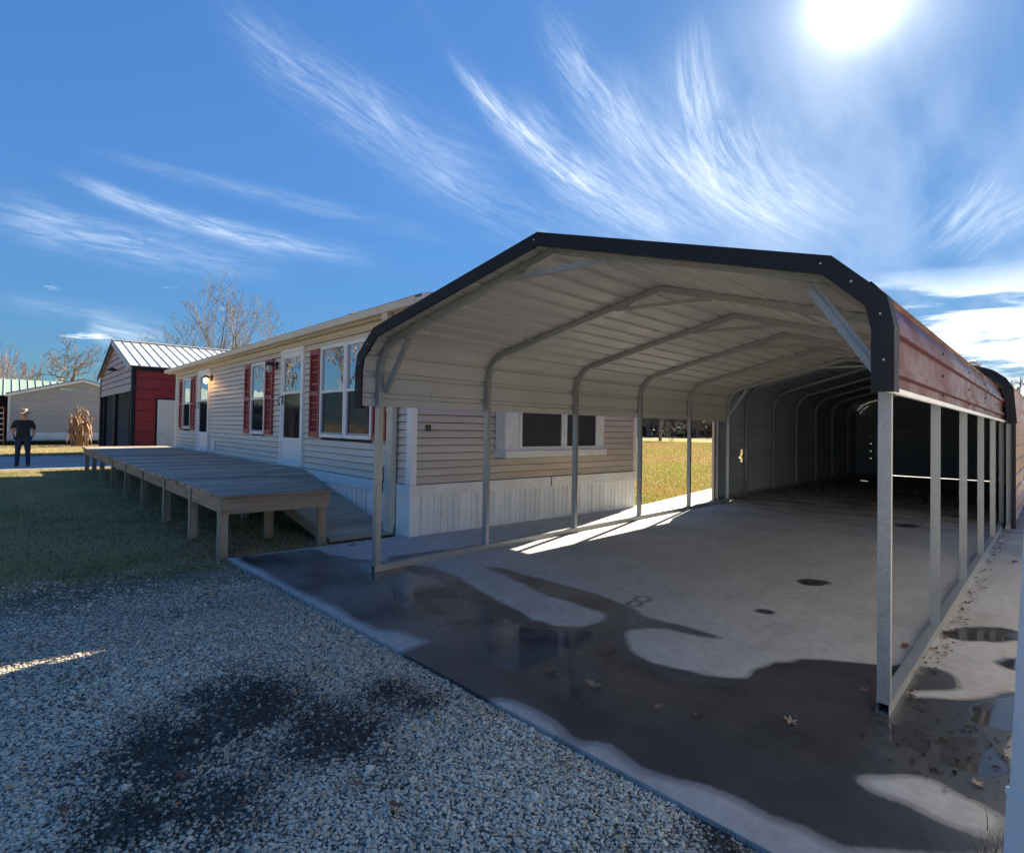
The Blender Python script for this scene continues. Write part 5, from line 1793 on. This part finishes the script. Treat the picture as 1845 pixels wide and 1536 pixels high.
N_ = 260000
x = -5.1 - 16.3 * rng.random(N_) ** 1.35; y = rng.uniform(-.9, 3.85, N_)
edge = -5.35 + (fbm(y * 1.4, x * 0, 3) - .5) * .9
ok = (x < edge - rng.random(N_) ** 1.5 * 1.1) & (x > -21.42)
ok &= ~((y > 2.9) & (rng.random(N_) < .5))
ok &= rng.random(N_) < .35 + fbm(x * 3, y * 3, 12) * .9
x, y = x[ok], y[ok]
dist = np.hypot(x, y)
hh = rng.uniform(.018, .05, len(x)) * (.7 + .6 * fbm(x * 1.5, y * 1.5, 2)); ww = .0018 + dist * .00022
v1, f1, c1 = blades(x, y, hh, ww, lawn_cols(x, y, .95), ZG)
N_ = 26000
x = rng.uniform(-41.8, -28.8, N_); y = rng.uniform(-1.5, 6, N_)
v2, f2, c2 = blades(x, y, rng.uniform(.03, .08, N_), np.full(N_, .012), lawn_cols(x, y, .55), ZG)
me = np_mesh('lawn_grass', np.concatenate([v1, v2]), np.concatenate([f1, f2 + len(v1)]), 'grass_blade', np.concatenate([c1, c2]))
tag(link('lawn_grass', me), 'short half-dry lawn grass around the deck', 'grass', kind='stuff')
N_ = 90000
t = rng.random(N_) ** 1.6
dd = 10.0 + 62 * t
az = np.radians(rng.uniform(-41, -24, N_))
x, y = np.sin(az) * dd, np.cos(az) * dd
ok = (y > 8.75) & (x < -6.50 - rng.random(N_) * .1)
x, y = x[ok], y[ok]; dist = np.hypot(x, y)
g_ = np.clip((fbm(x * .25, y * .25, 90) - .36) * 3, 0, 1)[:, None]
g_ = np.maximum(g_, (np.exp(-((y - 14.5) / 2.2) ** 2) * .75)[:, None]) * .8
cc = (np.array([[.44, .31, .12]]) * (1 - g_) + np.array([[.31, .34, .07]]) * g_) * rng.uniform(.65, 1.2, (len(x), 1))
v, f, c = blades(x, y, rng.uniform(.02, .07, len(x)), .002 + dist * .0005, cc, ZG)
tag(link('field_grass', np_mesh('field_grass', v, f, 'grass_blade', c)), 'golden dry grass of the field beyond the carport', 'grass', kind='stuff')

# grass coloured dark to paint the shadow along the neighbour's skirting
N_ = 5000
x = rng.uniform(-41.95, -41.2, N_); y = rng.uniform(-.8, 4.4, N_)
v, f, c = blades(x, y, rng.uniform(.08, .34, N_), np.full(N_, .014), np.stack([rng.uniform(.05, .1, N_), rng.uniform(.06, .1, N_), np.full(N_, .03)], -1), ZG)
tag(link('shadow_grass', np_mesh('shadow_grass', v, f, 'grass_blade', c)), 'rough grass coloured dark for the shadow at the foot of the pale tan home', 'grass', kind='stuff')

# ------------------------------------------------------------------ fallen leaves
def leaf_mesh(name, mt, seed, curl, star=False):
    R = random.Random(seed)
    k = 26
    vs = [(0, 0, 0)]
    for j in range(k):
        a = 2 * math.pi * j / k
        lobes = 7
        r = .62 + .38 * math.cos(a * lobes * .5) ** 2 if not star else .34 + .66 * abs(math.cos(a * 2.5)) ** 2.2
        r *= R.uniform(.88, 1.08)
        x, y = r * math.cos(a) * (1.0 if star else 1.35), r * math.sin(a) * (1.0 if star else .72)
        vs.append((x, y, curl * (y * y * .8 + x * x * .35) + R.uniform(-.06, .06) * (1 + curl)))
    fs = [(0, 1 + j, 1 + (j + 1) % k) for j in range(k)]
    mb = MB().add(vs, fs)
    mb.add([(-1.3, -.03, .02), (-1.3, .03, .02), (-1.95, 0, .10)], [(0, 1, 2)])
    return mb.mesh(name, mt)


LK = {(m_, s): leaf_mesh('fallen_leaf', m_, i, c_, s) for i, (m_, s, c_) in enumerate((('leaf_pale', False, .7), ('leaf_pale', True, .35), ('leaf_red', False, .25), ('leaf_brown', False, .6), ('leaf_brown', True, .3), ('leaf_red', True, .15)))}
LEAVES = [
    (-2.06, 2.46, 'leaf_pale', False, .062, 'pale curled leaf lying in the wet patch before the carport', None),
    (-1.19, 2.91, 'leaf_pale', True, .058, 'pale star-shaped leaf floating on the dark puddle near the right front post', None),
    (-2.33, 2.40, 'leaf_brown', False, .055, 'dark brown curled leaf in the shallow water before the carport', None),
    (-2.60, .57, 'leaf_red', True, .060, 'reddish lobed leaf on the dead weeds in the gravel', None),
    (-2.10, 1.08, 'leaf_brown', True, .050, 'brown leaf on the gravel beside the dead weed mat', None),
    (-1.88, 1.13, 'leaf_brown', False, .055, 'long dull brown leaf lying on clean gravel', None),
    (-2.64, .20, 'leaf_red', False, .055, 'dull red leaf at the edge of the gravel drive', None),
    (-1.12, 4.53, 'leaf_red', False, .055, 'reddish leaf inside the right base rail', None),
    (-1.00, 4.35, 'leaf_brown', False, .050, 'curled brown leaf against the outside of the right base rail', None),
    (-.98, 4.62, 'leaf_brown', True, .050, 'pointed brown leaf on the walkway beside the right base rail', None),
    (-.95, 4.07, 'leaf_pale', False, .055, 'pale crumpled leaf against the right base rail near the front post', None),
    (-.99, 4.95, 'leaf_brown', False, .045, 'brown leaf outside the base rail near the second right post', None),
    (-1.06, 8.46, 'leaf_brown', False, .07, 'brown leaf on the walkway by the corner of the faded red garage', None),
    (-1.07, 3.58, 'leaf_brown', True, .045, 'small brown leaf at the foot of the right front post', None),
    (-.49, 2.99, 'leaf_pale', True, .045, 'small pale leaf on the damp concrete near the white downspout', None),
    (-1.69, 2.53, 'leaf_pale', False, .032, 'small pale leaf scrap next to the pale curled leaf on wet concrete', None),
    (-1.52, 2.61, 'leaf_brown', False, .028, 'tiny brown leaf scrap on wet concrete near the star-shaped leaf', None),
]
R = random.Random(2)
for x_, y_, mt, star, sz, lab, grp in LEAVES:
    z = .006 if y_ > FRONT(x_) else ZG + .05
    o = link('fallen_leaf', LK[(mt, star)], None, (x_, y_, z + sz * .1), (R.uniform(-.2, .2), R.uniform(-.2, .2), R.uniform(0, 6.28)))
    o.scale = (sz * .62,) * 3
    tag(o, lab, 'leaf', grp)


def litter(n_, x, y, z, size, cols):
    a = rng.uniform(0, 6.283, n_)
    u = np.stack([np.cos(a), np.sin(a), rng.normal(0, .25, n_)], -1); w = np.stack([-np.sin(a), np.cos(a), rng.normal(0, .25, n_)], -1)
    p = np.stack([x, y, z], -1)
    s = size[:, None]
    v = np.stack([p - u * s, p - w * s * .5 + UPN * s * .25, p + u * s, p + w * s * .5 + UPN * s * .3], 1).reshape(-1, 3)
    return v, np.arange(n_ * 4).reshape(-1, 4), np.repeat(cols, 4, 0)


UPN = np.array([0, 0, 1.0])
n_ = 2600
x = rng.uniform(-13, -6.2, n_); y = rng.uniform(.3, 3.8, n_)
ok = rng.random(n_) < np.clip(1.2 - np.abs(y - 2.0) * .5, .06, 1) * np.clip((x + 14) / 4, .15, 1)
x, y = x[ok], y[ok]; n_ = len(x)
b_ = rng.uniform(.5, 1.3, (n_, 1))
v, f, c = litter(n_, x, y, ZG + rng.uniform(.02, .05, n_), rng.uniform(.02, .042, n_), np.array([[.36, .24, .16]]) * b_)
# debris along the right rail and inside the garage
n2 = 240
t = rng.random(n2)
q = np.array([tuple(CP(cw + .05 + abs(rng.normal(0, .05)), .1 + 8.2 * tt, .008)) for tt in t])
v2, f2, c2 = litter(n2, q[:, 0], q[:, 1], q[:, 2], rng.uniform(.006, .022, n2), np.array([[.13, .09, .065]]) * rng.uniform(.4, 1.4, (n2, 1)))
n3 = 700
q = np.array([tuple(GP(rng.uniform(0, 4), rng.uniform(10.5, 16), .01)) for _ in range(n3)])
v3, f3, c3 = litter(n3, q[:, 0], q[:, 1], q[:, 2], rng.uniform(.02, .05, n3), np.array([[.11, .085, .065]]) * rng.uniform(.5, 1.3, (n3, 1)))
n4 = 130
q = np.array([(-.55 + rng.normal(0, .17), 3.25 + rng.normal(0, .22), .005) for _ in range(n4)])
v4, f4, c4 = litter(n4, q[:, 0], q[:, 1], q[:, 2], rng.uniform(.006, .02, n4), np.array([[.07, .06, .05]]) * rng.uniform(.3, 1.6, (n4, 1)))
V_, F_, C_, off = [], [], [], 0
for a, b, c_ in ((v, f, c), (v2, f2, c2), (v3, f3, c3), (v4, f4, c4)):
    V_.append(a); F_.append(b + off); C_.append(c_); off += len(a)
tag(link('leaf_litter', np_mesh('leaf_litter', np.concatenate(V_), np.concatenate(F_), 'grass_blade', np.concatenate(C_))), 'scattered brown leaf litter under the deck and along the rails', 'leaf litter', kind='stuff')

# weeds at the foot of the white downspout
n_ = 160
x = rng.normal(-.32, .05, n_); y = 2.42 + rng.normal(0, .14, n_)
v, f, c = blades(x, y, rng.uniform(.03, .12, n_), np.full(n_, .0022), np.array([[.16, .14, .10]]) * rng.uniform(.4, 1.2, (n_, 1)), .0)
tag(link('downspout_weeds', np_mesh('downspout_weeds', v, f, 'grass_blade', c)), 'dry weeds growing at the foot of the white downspout', 'weeds', kind='stuff')

for o in scn.objects:
    if '_base' in o.keys(): del o['_base']
